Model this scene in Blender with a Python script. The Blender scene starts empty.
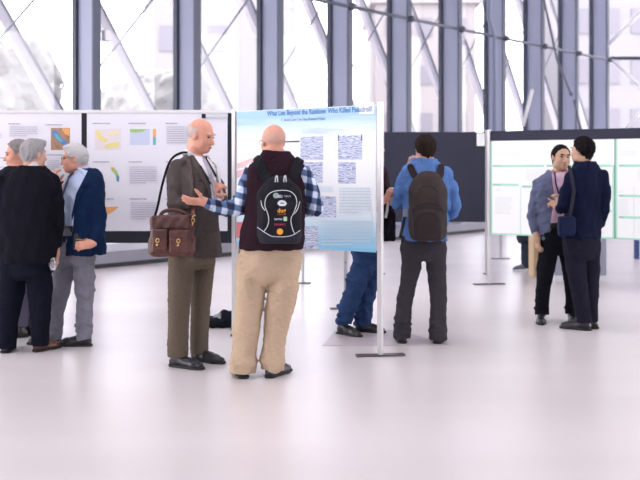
import bpy, math, random
import numpy as np
from mathutils import Vector, Matrix
from mathutils.bvhtree import BVHTree

scene = bpy.context.scene
# ------------------------------------------------------------------ camera
FPX, HZ, CH = 900.0, 169.0, 1.45
cam_d = bpy.data.cameras.new('camera')
cam = bpy.data.objects.new('camera', cam_d)
scene.collection.objects.link(cam)
cam.location = (0, 0, CH)
cam.rotation_euler = (math.pi / 2, 0, 0)
cam_d.sensor_width = 36.0
cam_d.lens = 36.0 * FPX / 640.0
cam_d.shift_y = (HZ - 240.0) / 640.0
cam_d.clip_end = 400
cam_d.dof.use_dof = True
cam_d.dof.focus_distance = 6.5
cam_d.dof.aperture_fstop = 2.2
scene.camera = cam
# ------------------------------------------------------------------ world, exposure
world = bpy.data.worlds.new('sky')
scene.world = world
world.use_nodes = True
wn = world.node_tree
wn.nodes.clear()
wo = wn.nodes.new('ShaderNodeOutputWorld')
bg = wn.nodes.new('ShaderNodeBackground')
bg.inputs['Color'].default_value = (1.0, 0.965, 1.0, 1)
bg.inputs['Strength'].default_value = 4.2
wn.links.new(bg.outputs[0], wo.inputs[0])
scene.view_settings.view_transform = 'Standard'
scene.view_settings.look = 'None'
scene.view_settings.gamma = 1.0
scene.view_settings.exposure = 0.22
scene.view_settings.use_curve_mapping = False
try:
    scene.cycles.use_denoising = True
    scene.cycles.max_bounces = 6
    scene.cycles.transparent_max_bounces = 12
    scene.cycles.sample_clamp_indirect = 8
except Exception:
    pass
def area(name, loc, rot, sx, sy, power, col=(1, 1, 1)):
    l = bpy.data.lights.new(name, 'AREA')
    l.shape = 'RECTANGLE'; l.size = sx; l.size_y = sy; l.energy = power; l.color = col
    o = bpy.data.objects.new(name, l)
    o.location = loc; o.rotation_euler = rot
    scene.collection.objects.link(o)
    return o
# unseen overhead fill lamp, added under the closed ceiling
area('overhead_fill', (1.0, 5.0, 8.6), (0, 0, 0), 14, 10, 500, (1.0, 0.97, 0.98))

C = scene.collection
# ------------------------------------------------------------------ materials
MATS = {}
def mat(name, col, rough=0.6, metal=0.0, bump=0.0, bscale=60.0, spec=0.5, sheen=0.0, var=0.0, vscale=8.0, sss=0.0, coat=0.0):
    if name in MATS: return MATS[name]
    assert col, name
    m = bpy.data.materials.new(name); m.use_nodes = True
    nt = m.node_tree; b = nt.nodes['Principled BSDF']
    b.inputs['Base Color'].default_value = (*col, 1)
    b.inputs['Roughness'].default_value = rough
    b.inputs['Metallic'].default_value = metal
    b.inputs['Specular IOR Level'].default_value = spec
    b.inputs['Sheen Weight'].default_value = sheen
    b.inputs['Coat Weight'].default_value = coat
    if sss:
        b.inputs['Subsurface Weight'].default_value = sss
        b.inputs['Subsurface Radius'].default_value = (0.02, 0.008, 0.004)
        b.inputs['Subsurface Scale'].default_value = 0.5
    tc = nt.nodes.new('ShaderNodeTexCoord')
    if bump:
        n = nt.nodes.new('ShaderNodeTexNoise'); n.inputs['Scale'].default_value = bscale; n.inputs['Detail'].default_value = 4
        bp = nt.nodes.new('ShaderNodeBump'); bp.inputs['Strength'].default_value = bump; bp.inputs['Distance'].default_value = 0.01
        nt.links.new(tc.outputs['Object'], n.inputs['Vector'])
        nt.links.new(n.outputs['Fac'], bp.inputs['Height'])
        nt.links.new(bp.outputs['Normal'], b.inputs['Normal'])
    if var:
        n2 = nt.nodes.new('ShaderNodeTexNoise'); n2.inputs['Scale'].default_value = vscale; n2.inputs['Detail'].default_value = 5
        r = nt.nodes.new('ShaderNodeMix'); r.data_type = 'RGBA'
        r.inputs['A'].default_value = (*[c * (1 - var) for c in col], 1)
        r.inputs['B'].default_value = (*[min(1, c * (1 + var)) for c in col], 1)
        nt.links.new(tc.outputs['Object'], n2.inputs['Vector'])
        nt.links.new(n2.outputs['Fac'], r.inputs['Factor'])
        nt.links.new(r.outputs['Result'], b.inputs['Base Color'])
    MATS[name] = m
    return m
def cloth(name, col, bump=0.25, bscale=300, rough=0.95, var=0.12, vscale=60, sheen=0.0):
    return mat(name, col, rough, 0, bump, bscale, 0.1, sheen, var, vscale)
def plaid(name):
    m = bpy.data.materials.new(name); m.use_nodes = True
    nt = m.node_tree; b = nt.nodes['Principled BSDF']; b.inputs['Roughness'].default_value = 0.9
    tc = nt.nodes.new('ShaderNodeTexCoord'); sp = nt.nodes.new('ShaderNodeSeparateXYZ')
    nt.links.new(tc.outputs['Object'], sp.inputs[0])
    def math_(op, a, bb):
        n = nt.nodes.new('ShaderNodeMath'); n.operation = op
        for i, v in enumerate((a, bb)):
            if v is None: continue
            if isinstance(v, (int, float)): n.inputs[i].default_value = v
            else: nt.links.new(v, n.inputs[i])
        return n.outputs[0]
    def stripes(a, ka, c, kc, off):
        s = math_('ADD', math_('MULTIPLY', a, ka), math_('MULTIPLY', c, kc))
        w = math_('SINE', math_('ADD', s, off), None)
        return math_('MULTIPLY', math_('ADD', w, 1.0), 0.5)
    f = 2 * math.pi / 0.09
    def sharp(v):
        n = nt.nodes.new('ShaderNodeMapRange'); n.interpolation_type = 'SMOOTHSTEP'; n.inputs['From Min'].default_value = .3; n.inputs['From Max'].default_value = .7
        nt.links.new(v, n.inputs[0]); return n.outputs[0]
    s1 = sharp(stripes(sp.outputs['Z'], f, sp.outputs['X'], f * 0.25, 0.6))
    s2 = sharp(stripes(sp.outputs['X'], f, sp.outputs['Y'], f * 0.5, 1.9))
    tot = math_('MULTIPLY', math_('ADD', s1, s2), 0.5)
    cr = nt.nodes.new('ShaderNodeValToRGB')
    e = cr.color_ramp.elements
    e[0].position = 0.05; e[0].color = (0.012, 0.018, 0.05, 1)
    e[1].position = 0.9; e[1].color = (0.62, 0.70, 0.85, 1)
    x = e.new(0.42); x.color = (0.04, 0.08, 0.2, 1)
    x = e.new(0.65); x.color = (0.20, 0.29, 0.5, 1)
    nt.links.new(tot, cr.inputs[0]); nt.links.new(cr.outputs[0], b.inputs['Base Color'])
    MATS[name] = m
    return m
# ------------------------------------------------------------------ object helpers
def tag(o, label=None, cat=None, group=None, kind=None):
    if label: o['label'] = label
    if cat: o['category'] = cat
    if group: o['group'] = group
    if kind: o['kind'] = kind
    return o
def empty(name, loc=(0, 0, 0)):
    o = bpy.data.objects.new(name, None); o.location = loc; o.empty_display_size = 0.1
    C.objects.link(o); return o
def root_loc(p):
    v = Vector((0, 0, 0))
    while p is not None:
        v += p.location; p = p.parent
    return v
def np_mesh(name, V, Q, m, parent=None, smooth=True):
    """V world coords (n,3), Q list/array of faces all with the same vertex count"""
    V = np.asarray(V, dtype=np.float32); Q = np.asarray(Q, dtype=np.int32)
    off = root_loc(parent)
    V = V - np.array(off, dtype=np.float32)
    me = bpy.data.meshes.new(name)
    n, k = Q.shape
    me.vertices.add(len(V)); me.vertices.foreach_set('co', V.ravel())
    me.loops.add(n * k); me.loops.foreach_set('vertex_index', Q.ravel())
    me.polygons.add(n)
    me.polygons.foreach_set('loop_start', np.arange(0, n * k, k, dtype=np.int32))
    me.polygons.foreach_set('loop_total', np.full(n, k, dtype=np.int32))
    me.polygons.foreach_set('use_smooth', np.full(n, smooth))
    me.update(calc_edges=True)
    me.materials.append(m)
    o = bpy.data.objects.new(name, me); C.objects.link(o)
    if parent is not None: o.parent = parent
    return o
class MB:
    """collects faces of any size, then links ONE mesh object"""
    def __init__(s): s.v = []; s.f = []
    def prism(s, base, vec):
        n = len(base); i = len(s.v); vec = Vector(vec)
        s.v += [Vector(b) for b in base] + [Vector(b) + vec for b in base]
        s.f += [tuple(range(i + n - 1, i - 1, -1)), tuple(range(i + n, i + 2 * n))]
        s.f += [(i + k, i + (k + 1) % n, i + n + (k + 1) % n, i + n + k) for k in range(n)]
        return s
    def box(s, c, size, ax=None):
        ax = ax or (Vector((1, 0, 0)), Vector((0, 1, 0)), Vector((0, 0, 1)))
        c = Vector(c); h = [Vector(a) * (d / 2) for a, d in zip(ax, size)]
        b = [c - h[0] - h[1] - h[2], c + h[0] - h[1] - h[2], c + h[0] + h[1] - h[2], c - h[0] + h[1] - h[2]]
        return s.prism(b, h[2] * 2)
    def tube(s, pts, r, n=10, flat=None):
        """flat=(dir, ratio): squeeze along dir"""
        pts = [Vector(p) for p in pts]; i0 = len(s.v)
        rs = r if isinstance(r, (list, tuple)) else [r] * len(pts)
        for k, p in enumerate(pts):
            t = (pts[min(k + 1, len(pts) - 1)] - pts[max(k - 1, 0)]).normalized()
            up = Vector(flat[0]) if flat else (Vector((0, 0, 1)) if abs(t.z) < .9 else Vector((1, 0, 0)))
            a = t.cross(up).normalized(); b = a.cross(t).normalized()
            for j in range(n):
                an = 2 * math.pi * j / n
                s.v.append(p + a * (math.cos(an) * rs[k]) + b * (math.sin(an) * rs[k] * (flat[1] if flat else 1)))
        for k in range(len(pts) - 1):
            for j in range(n):
                a = i0 + k * n + j; b = i0 + k * n + (j + 1) % n
                s.f.append((a, b, b + n, a + n))
        s.f.append(tuple(i0 + j for j in reversed(range(n))))
        e = i0 + (len(pts) - 1) * n
        s.f.append(tuple(e + j for j in range(n)))
        return s
    def ball(s, c, r, n=12, sc=(1, 1, 1)):
        c = Vector(c); i0 = len(s.v); m = n // 2
        for a in range(m + 1):
            th = math.pi * a / m
            for b in range(n):
                ph = 2 * math.pi * b / n
                s.v.append(c + Vector((r * sc[0] * math.sin(th) * math.cos(ph), r * sc[1] * math.sin(th) * math.sin(ph), r * sc[2] * math.cos(th))))
        for a in range(m):
            for b in range(n):
                p = i0 + a * n + b; q = i0 + a * n + (b + 1) % n
                s.f.append((p, p + n, q + n, q))
        return s
    def build(s, name, m, parent=None, smooth=False, bevel=0.0):
        off = root_loc(parent)
        me = bpy.data.meshes.new(name)
        me.from_pydata([tuple(v - off) for v in s.v], [], s.f)
        me.update()
        if smooth:
            me.polygons.foreach_set('use_smooth', [True] * len(me.polygons))
        me.materials.append(m)
        o = bpy.data.objects.new(name, me); C.objects.link(o)
        if parent is not None: o.parent = parent
        if bevel:
            bv = o.modifiers.new('bevel', 'BEVEL'); bv.width = bevel; bv.segments = 2; bv.limit_method = 'ANGLE'
        return o
def W(px, py, Y):
    return Vector(((px - 320) / FPX * Y, Y, CH - (py - HZ) / FPX * Y))
def smooth_path(pts, n=8):
    P = [Vector(p) for p in pts]; out = []
    for i in range(len(P) - 1):
        p0 = P[max(i - 1, 0)]; p1 = P[i]; p2 = P[i + 1]; p3 = P[min(i + 2, len(P) - 1)]
        for k in range(n):
            t = k / n
            out.append(0.5 * ((2 * p1) + (p2 - p0) * t + (2 * p0 - 5 * p1 + 4 * p2 - p3) * t * t + (3 * p1 - p0 - 3 * p2 + p3) * t ** 3))
    out.append(P[-1]); return out
# ------------------------------------------------------------------ implicit surfaces -> meshes
def smin(a, b, k):
    if k <= 0: return np.minimum(a, b)
    h = np.maximum(k - np.abs(a - b), 0) / k
    return np.minimum(a, b) - h * h * (k * 0.25)
def nets(d, o, h):
    s = d < 0
    c = [s[i:s.shape[0] - 1 + i, j:s.shape[1] - 1 + j, k:s.shape[2] - 1 + k] for i in (0, 1) for j in (0, 1) for k in (0, 1)]
    cnt = np.zeros(c[0].shape, np.int8)
    for a in c: cnt += a
    act = (cnt > 0) & (cnt < 8)
    I = np.argwhere(act)
    if len(I) == 0: return np.zeros((0, 3)), np.zeros((0, 4), int)
    idx = np.full(act.shape, -1, np.int32); idx[act] = np.arange(len(I))
    cv = {}
    for i in (0, 1):
        for j in (0, 1):
            for k in (0, 1):
                cv[i, j, k] = d[I[:, 0] + i, I[:, 1] + j, I[:, 2] + k]
    pos = np.zeros((len(I), 3)); n = np.zeros(len(I))
    keys = list(cv)
    for a in keys:
        for ax in range(3):
            if a[ax] == 1: continue
            b = list(a); b[ax] = 1; b = tuple(b)
            va, vb = cv[a], cv[b]
            m = (va < 0) != (vb < 0)
            t = va[m] / (va[m] - vb[m])
            p = np.tile(np.array(a, float), (m.sum(), 1)); p[:, ax] += t
            pos[m] += p; n[m] += 1
    V = (I + pos / n[:, None]) * h + o
    Q = []
    sx = s
    for ax in range(3):
        A = [slice(1, -1)] * 3; B = [slice(1, -1)] * 3
        A[ax] = slice(0, -1); B[ax] = slice(1, None)
        sa, sb = sx[tuple(A)], sx[tuple(B)]
        u, v = (ax + 1) % 3, (ax + 2) % 3
        for inside in (True, False):
            E = np.argwhere((sa == inside) & (sb == (not inside)))
            if len(E) == 0: continue
            E = E + 1; E[:, ax] -= 1
            def cell(du, dv):
                G = E.copy(); G[:, u] += du; G[:, v] += dv
                return idx[G[:, 0], G[:, 1], G[:, 2]]
            q = np.stack([cell(-1, -1), cell(0, -1), cell(0, 0), cell(-1, 0)], 1)
            if not inside: q = q[:, ::-1]
            Q.append(q)
    Q = np.concatenate(Q); Q = Q[(Q >= 0).all(1)]
    return V, Q
def basis(yaw, pitch=0.0, roll=0.0):
    """facing angle in degrees: 0 = away from the camera, 90 = picture right; rows r, f, u"""
    a = math.radians(yaw); p = math.radians(pitch); q = math.radians(roll)
    f = Vector((math.sin(a), math.cos(a), 0)); r = Vector((math.cos(a), -math.sin(a), 0)); u = Vector((0, 0, 1))
    f2 = f * math.cos(p) + u * math.sin(p); u2 = u * math.cos(p) - f * math.sin(p)
    r2 = r * math.cos(q) + u2 * math.sin(q); u3 = u2 * math.cos(q) - r * math.sin(q)
    return np.array([r2, f2, u3], dtype=float)
def polysd(x, y, poly):
    d = None; sgn = np.ones_like(x); N = len(poly)
    for i in range(N):
        ax, ay = poly[i]; bx, by = poly[i - 1]
        ex, ey = bx - ax, by - ay
        wx, wy = x - ax, y - ay
        t = np.clip((wx * ex + wy * ey) / (ex * ex + ey * ey + 1e-9), 0, 1)
        q = (wx - ex * t) ** 2 + (wy - ey * t) ** 2
        d = q if d is None else np.minimum(d, q)
        c1 = y >= ay; c2 = y < by; c3 = ex * wy > ey * wx
        fl = (c1 & c2 & c3) | (~c1 & ~c2 & ~c3)
        sgn = np.where(fl, -sgn, sgn)
    return sgn * np.sqrt(d)
def linesd(x, y, line, w):
    d = None
    for i in range(len(line) - 1):
        ax, ay = line[i]; bx, by = line[i + 1]
        ex, ey = bx - ax, by - ay
        wx, wy = x - ax, y - ay
        t = np.clip((wx * ex + wy * ey) / (ex * ex + ey * ey + 1e-9), 0, 1)
        q = (wx - ex * t) ** 2 + (wy - ey * t) ** 2
        d = q if d is None else np.minimum(d, q)
    return np.sqrt(d) - w
class F:
    def __init__(s, h=0.006): s.h = h; s.ops = []; s.lo = np.full(3, 1e9); s.hi = np.full(3, -1e9)
    def _add(s, fn, lo, hi, k, mode):
        lo = np.array(lo, float); hi = np.array(hi, float)
        if mode == 'add': s.lo = np.minimum(s.lo, lo); s.hi = np.maximum(s.hi, hi)
        s.ops.append((fn, lo, hi, k, mode)); return s
    def cone(s, pts, rs, k=0.02, cap=None, mode='add'):
        """chain of tapered segments. cap='z': cut flat below the last point; 'end': cut across the last segment"""
        P = [np.array(p, float) for p in pts]
        lo = np.min([p - r for p, r in zip(P, rs)], 0); hi = np.max([p + r for p, r in zip(P, rs)], 0)
        def fn(X, Y, Z):
            best = None
            for i in range(len(P) - 1):
                a, b = P[i], P[i + 1]; e = b - a; L = e @ e + 1e-9
                t = np.clip(((X - a[0]) * e[0] + (Y - a[1]) * e[1] + (Z - a[2]) * e[2]) / L, 0, 1)
                q = np.sqrt((X - a[0] - e[0] * t) ** 2 + (Y - a[1] - e[1] * t) ** 2 + (Z - a[2] - e[2] * t) ** 2) - (rs[i] + (rs[i + 1] - rs[i]) * t)
                best = q if best is None else smin(best, q, 0.012)
            if cap == 'z': best = np.maximum(best, P[-1][2] - Z)
            if cap == 'end':
                e = P[-1] - P[-2]; e = e / np.linalg.norm(e); b = P[-1]
                best = np.maximum(best, np.where((X - P[-2][0]) * e[0] + (Y - P[-2][1]) * e[1] + (Z - P[-2][2]) * e[2] > 0,
                                  (X - b[0]) * e[0] + (Y - b[1]) * e[1] + (Z - b[2]) * e[2], -1))
            return best
        return s._add(fn, lo, hi, k, mode)
    def ell(s, c, rad, B=None, k=0.02, mode='add', cuts=(), p=2.0):
        c = np.array(c, float); B = np.eye(3) if B is None else B; rad = np.array(rad, float)
        R = rad.max() if p <= 2 else np.linalg.norm(rad)
        def fn(X, Y, Z):
            x, y, z = X - c[0], Y - c[1], Z - c[2]
            L = [B[i][0] * x + B[i][1] * y + B[i][2] * z for i in range(3)]
            if p == 2.0:
                k0 = np.sqrt(sum((l / r) ** 2 for l, r in zip(L, rad)))
                k1 = np.sqrt(sum((l / r ** 2) ** 2 for l, r in zip(L, rad))) + 1e-9
                d = k0 * (k0 - 1) / k1
            else:
                k0 = sum(np.abs(l / r) ** p for l, r in zip(L, rad)) ** (1 / p)
                d = (k0 - 1) * rad.min()
            for nx, ny, nz, off in cuts:
                d = np.maximum(d, (L[0] * nx + L[1] * ny + L[2] * nz) - off)
            return d
        return s._add(fn, c - R, c + R, k, mode)
    def box(s, c, half, B=None, r=0.02, k=0.01, mode='add'):
        c = np.array(c, float); B = np.eye(3) if B is None else B; R = np.linalg.norm(half)
        def fn(X, Y, Z):
            x, y, z = X - c[0], Y - c[1], Z - c[2]
            q = [np.abs(B[i][0] * x + B[i][1] * y + B[i][2] * z) - half[i] + r for i in range(3)]
            out = np.sqrt(sum(np.maximum(a, 0) ** 2 for a in q))
            return out + np.minimum(np.maximum(np.maximum(q[0], q[1]), q[2]), 0) - r
        return s._add(fn, c - R, c + R, k, mode)
    def loft(s, secs, shrink=0.0, k=0.03, p=2.3, mode='add', zcut=None):
        """secs: (z, cx, cy, rx, ry, yaw)"""
        S = np.array(sorted(secs), float)
        if len(S) > 2:                            # soften the corners between sections
            zf = np.arange(S[0, 0], S[-1, 0] + .005, .01); T = np.stack([zf] + [np.interp(zf, S[:, 0], S[:, c]) for c in range(1, 6)], 1)
            w_ = min(7, (len(zf) // 2) * 2 - 1)
            if w_ >= 3:
                for c in range(1, 6):
                    pad = np.concatenate([np.full(w_ // 2, T[0, c]), T[:, c], np.full(w_ // 2, T[-1, c])])
                    T[:, c] = np.convolve(pad, np.ones(w_) / w_, 'valid')
            S = T
        zs = S[:, 0]; rm = max(S[:, 3].max(), S[:, 4].max())
        zlo, zhi = zs[0], zs[-1]
        if zcut is not None: zlo = zcut
        lo = (S[:, 1].min() - rm, S[:, 2].min() - rm, zlo); hi = (S[:, 1].max() + rm, S[:, 2].max() + rm, zhi)
        def fn(X, Y, Z):
            z = Z[0, 0, :] if Z.ndim == 3 and Z.shape[0] == 1 else Z
            iz = lambda c: np.interp(z, zs, S[:, c])
            cx, cy, rx, ry, ya = iz(1), iz(2), iz(3) - shrink, iz(4) - shrink, np.radians(iz(5))
            rx = np.maximum(rx, .01); ry = np.maximum(ry, .01)
            x, y = X - cx, Y - cy
            l = np.abs((x * np.cos(ya) - y * np.sin(ya)) / rx); f = np.abs((x * np.sin(ya) + y * np.cos(ya)) / ry)
            kk = (l ** p + f ** p) ** (1 / p)
            d = (kk - 1) * np.minimum(rx, ry)
            return np.maximum(np.maximum(d, zlo - z), z - zhi)
        return s._add(fn, lo, hi, k, mode)
    def half(s, point, n, mode='sub', lo=None, hi=None, k=0.005):
        point = np.array(point, float); n = np.array(n, float); n = n / np.linalg.norm(n)
        lo = np.array(lo if lo is not None else [-1e9] * 3, float); hi = np.array(hi if hi is not None else [1e9] * 3, float)
        def fn(X, Y, Z): return -((X - point[0]) * n[0] + (Y - point[1]) * n[1] + (Z - point[2]) * n[2])
        s.ops.append((fn, lo, hi, k, 'sub')); return s
    def noise(s, amp, wl, seed=0, n=9, squash=(1, 1, 1)):
        rng = random.Random(seed); ks = []
        for i in range(n):
            v = Vector((rng.gauss(0, 1) * squash[0], rng.gauss(0, 1) * squash[1], rng.gauss(0, 1) * squash[2])).normalized()
            w = wl * rng.uniform(.6, 1.5)
            ks.append((v * (2 * math.pi / w), rng.uniform(0, 6.28)))
        def fn(X, Y, Z):
            t = 0
            for kv, ph in ks: t = t + np.sin(X * kv[0] + Y * kv[1] + Z * kv[2] + ph)
            return t * (amp / math.sqrt(n))
        s.ops.append((fn, np.full(3, -1e9), np.full(3, 1e9), 0, 'disp')); return s
    def run(s):
        h = s.h; m = 0.05
        s.o = s.lo - m; n = np.ceil((s.hi + m - s.o) / h).astype(int) + 1
        s.n = n; d = np.full(tuple(n), 0.3, np.float32)
        ax = [s.o[i] + np.arange(n[i]) * h for i in range(3)]
        for fn, lo, hi, k, mode in s.ops:
            mg = max(k, 0.035) + 2 * h if mode != 'sub' else k + 2 * h
            a = [int(max(0, math.floor((lo[i] - mg - s.o[i]) / h))) for i in range(3)]
            b = [int(min(n[i], math.ceil((hi[i] + mg - s.o[i]) / h) + 1)) for i in range(3)]
            if any(b[i] <= a[i] for i in range(3)): continue
            X = ax[0][a[0]:b[0]][:, None, None]; Y = ax[1][a[1]:b[1]][None, :, None]; Z = ax[2][a[2]:b[2]][None, None, :]
            sl = tuple(slice(a[i], b[i]) for i in range(3))
            v = fn(X, Y, Z)
            if mode == 'add': d[sl] = smin(d[sl], v, k)
            elif mode == 'sub': d[sl] = -smin(-d[sl], v, k)
            elif mode == 'disp':
                cur = d[sl]; d[sl] = cur + v * (np.abs(cur) < 0.08)
        s.d = d; return s
    def sample(s, X, Y, Z):
        X, Y, Z = np.broadcast_arrays(X, Y, Z)
        g = [(A - s.o[i]) / s.h for i, A in enumerate((X, Y, Z))]
        i0 = [np.clip(np.floor(q).astype(int), 0, s.n[i] - 2) for i, q in enumerate(g)]
        f = [np.clip(q - i, 0, 1) for q, i in zip(g, i0)]
        out = 0
        for a in (0, 1):
            for b in (0, 1):
                for c in (0, 1):
                    w = (f[0] if a else 1 - f[0]) * (f[1] if b else 1 - f[1]) * (f[2] if c else 1 - f[2])
                    out = out + w * s.d[i0[0] + a, i0[1] + b, i0[2] + c]
        return out
    def axes(s):
        return (s.o[0] + np.arange(s.n[0]) * s.h)[:, None, None], (s.o[1] + np.arange(s.n[1]) * s.h)[None, :, None], (s.o[2] + np.arange(s.n[2]) * s.h)[None, None, :]
    def carve(s, poly, depth=0.015, front=True):
        """press a region (outline seen from the camera) into the surface by depth"""
        X, Y, Z = s.axes()
        px = 320 + FPX * X / Y + 0 * Z; py = HZ + FPX * (CH - Z) / Y + 0 * X
        px, py = np.broadcast_arrays(px, py)
        mask = (np.abs(s.d) < depth + 0.03)
        ii = np.argwhere(mask & (px > min(p[0] for p in poly) - 4) & (px < max(p[0] for p in poly) + 4) & (py > min(p[1] for p in poly) - 4) & (py < max(p[1] for p in poly) + 4))
        if len(ii) == 0: return s
        x = s.o[0] + ii[:, 0] * s.h; y = s.o[1] + ii[:, 1] * s.h; z = s.o[2] + ii[:, 2] * s.h
        d0 = s.d[ii[:, 0], ii[:, 1], ii[:, 2]]
        pd = polysd(px[ii[:, 0], ii[:, 1], ii[:, 2]], py[ii[:, 0], ii[:, 1], ii[:, 2]], poly) / FPX * y
        fr = s.sample(x, y - 0.02, z) - d0
        cut = np.maximum(pd, -(d0 + depth))
        cut = np.where(fr > 0.0, cut, 1.0)
        s.d[ii[:, 0], ii[:, 1], ii[:, 2]] = np.maximum(d0, -cut)
        return s
    def patch(s, off=0.003, t=0.003, poly=None, line=None, w=1.0, h=0.004, Yr=None, back=False, zr=None):
        """thin shell following the surface inside an outline (or along a line) seen from the camera"""
        pts = poly or line; pad = (w + 1) if line else 1
        x0 = min(p[0] for p in pts) - pad; x1 = max(p[0] for p in pts) + pad
        y0 = min(p[1] for p in pts) - pad; y1 = max(p[1] for p in pts) + pad
        Ya, Yb = Yr or (s.o[1], s.o[1] + s.n[1] * s.h)
        c = [W(x, y, Y) for x in (x0, x1) for y in (y0, y1) for Y in (Ya, Yb)]
        lo = np.maximum(np.min(c, 0), s.o - .03); hi = np.minimum(np.max(c, 0), s.o + s.n * s.h + .03)
        ax = [np.arange(lo[i], hi[i] + h, h) for i in range(3)]
        X, Y, Z = ax[0][:, None, None], ax[1][None, :, None], ax[2][None, None, :]
        X, Y, Z = np.broadcast_arrays(X, Y, Z)
        d = s.sample(X, Y, Z); out = np.full(d.shape, 0.3)
        m = np.abs(d - off) < t + 3 * h
        x, y, z = X[m], Y[m], Z[m]
        px = 320 + FPX * x / y; py = HZ + FPX * (CH - z) / y
        pd = (polysd(px, py, poly) if poly else linesd(px, py, line, w)) / FPX * y
        v = np.maximum(np.abs(d[m] - off) - t, pd)
        fr = s.sample(x, y - 0.015, z) - d[m]
        if back: fr = -fr
        v = np.maximum(v, -(fr + 0.002))
        out[m] = v
        return nets(out, np.array([a[0] for a in ax]), h)
    def obj(s, name, m, parent):
        V, Q = nets(s.d, s.o, s.h)
        return np_mesh(name, V, Q, m, parent)
def patch_obj(f, name, m, parent, **kw):
    V, Q = f.patch(**kw)
    if len(Q) == 0:
        print('EMPTY PATCH', name, kw.get('poly') or kw.get('line')); return None
    lab = np.arange(len(V))
    for _i in range(2000):                       # keep the largest connected piece
        mn = lab[Q].min(1); new = lab.copy()
        for c_ in range(4): np.minimum.at(new, Q[:, c_], mn)
        new = new[new]
        if (new == lab).all(): break
        lab = new
    big = np.bincount(lab[Q[:, 0]]).argmax(); Q = Q[lab[Q[:, 0]] == big]
    used, inv = np.unique(Q, return_inverse=True); V = V[used]; Q = inv.reshape(-1, 4)
    return np_mesh(name, V, Q, m, parent)
def bvh_of(o):
    off = root_loc(o)
    me = o.data
    return BVHTree.FromPolygons([v.co + off for v in me.vertices], [tuple(p.vertices) for p in me.polygons])
CAMP = Vector((0, 0, CH))
def hit(bvh, px, py, lift=0.002):
    d = W(px, py, 1.0) - CAMP; d.normalize()
    p, n, i, dist = bvh.ray_cast(CAMP, d)
    return None if p is None else p - d * lift
def text_mesh(body, size, xf, name, m, parent, bold=False, shear=0.0, align='CENTER', width=None):
    cu = bpy.data.curves.new(name, 'FONT'); cu.body = body; cu.size = size; cu.align_x = align; cu.align_y = 'CENTER'
    cu.extrude = 0.0008; cu.resolution_u = 3; cu.shear = shear
    if bold: cu.offset = size * 0.02
    o = bpy.data.objects.new(name, cu); C.objects.link(o)
    dg = bpy.context.evaluated_depsgraph_get(); dg.update()
    me = bpy.data.meshes.new_from_object(o.evaluated_get(dg))
    bpy.data.objects.remove(o)
    if width:
        xs = [v.co.x for v in me.vertices]; k = width / (max(xs) - min(xs))
        for v in me.vertices: v.co.x *= k
    off = root_loc(parent)
    for v in me.vertices: v.co = Vector(xf(v.co.x, v.co.y, v.co.z)) - off
    me.materials.clear(); me.materials.append(m)
    o = bpy.data.objects.new(name, me); C.objects.link(o); o.parent = parent
    return o
# ------------------------------------------------------------------ the hall
def floor_mat():
    m = bpy.data.materials.new('polished pale floor'); m.use_nodes = True
    nt = m.node_tree; b = nt.nodes['Principled BSDF']
    tc = nt.nodes.new('ShaderNodeTexCoord')
    n = nt.nodes.new('ShaderNodeTexNoise'); n.inputs['Scale'].default_value = 0.7; n.inputs['Detail'].default_value = 2
    n2 = nt.nodes.new('ShaderNodeTexNoise'); n2.inputs['Scale'].default_value = 1.2; n2.inputs['Detail'].default_value = 2
    mp = nt.nodes.new('ShaderNodeMapping'); mp.inputs['Scale'].default_value = (0.25, 1.4, 1)
    cr = nt.nodes.new('ShaderNodeValToRGB')
    cr.color_ramp.elements[0].position = .15; cr.color_ramp.elements[0].color = FLOOR_A
    cr.color_ramp.elements[1].position = .85; cr.color_ramp.elements[1].color = FLOOR_B
    nt.links.new(tc.outputs['Object'], mp.inputs[0]); nt.links.new(mp.outputs[0], n.inputs['Vector'])
    nt.links.new(n.outputs['Fac'], cr.inputs[0]); nt.links.new(cr.outputs[0], b.inputs['Base Color'])
    nt.links.new(tc.outputs['Object'], n2.inputs['Vector'])
    mr = nt.nodes.new('ShaderNodeMapRange'); mr.inputs['To Min'].default_value = .29; mr.inputs['To Max'].default_value = .31
    nt.links.new(n2.outputs['Fac'], mr.inputs[0]); nt.links.new(mr.outputs[0], b.inputs['Roughness'])
    b.inputs['Specular IOR Level'].default_value = 0.5
    return m
FLOOR_A = (0.57, 0.53, 0.54, 1); FLOOR_B = (0.70, 0.66, 0.675, 1)
fm = MB().box((6, 16, -0.05), (60, 60, 0.1)).build('floor', floor_mat()); tag(fm, kind='structure')
white_paint = mat('white paint', (0.8, 0.8, 0.82), 0.6)
ceil_m = mat('ceiling plaster', (0.7, 0.7, 0.72), 0.8)
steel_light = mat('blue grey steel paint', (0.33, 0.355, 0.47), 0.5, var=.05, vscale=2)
steel_dark = mat('dark steel and flange shade', (0.035, 0.045, 0.075), 0.5)  # outer flange's shade put into this colour; the transom shares it
rod_m = mat('tie rod steel', (0.10, 0.11, 0.15), 0.4, 0.3)
ledge_m = mat('grey stone ledge', (0.22, 0.22, 0.27), 0.5, var=.15, vscale=3)
plinth_m = mat('dark plinth', (0.02, 0.02, 0.03), 0.6)
FU = Vector((0.672, 0.741, 0)).normalized(); FN = Vector((-FU.y, FU.x, 0))
FP0 = Vector((-1.03, 15.44, 0))
def fac(t, o, z): return FP0 + FU * t + FN * o + Vector((0, 0, z))
def fac_t(px, o):
    q = (px - 320) / FPX; p = FP0 + FN * o
    return (q * p.y - p.x) / (FU.x - q * FU.y)
OUT = 0.95                       # outer edge of the columns beyond the ledge front
T0, T9 = fac_t(72, OUT), fac_t(589, OUT)
SP = (T9 - T0) / 9
HT = 8.0
tL, tR = T0 - 3 * SP, T9 + 0.2
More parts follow.
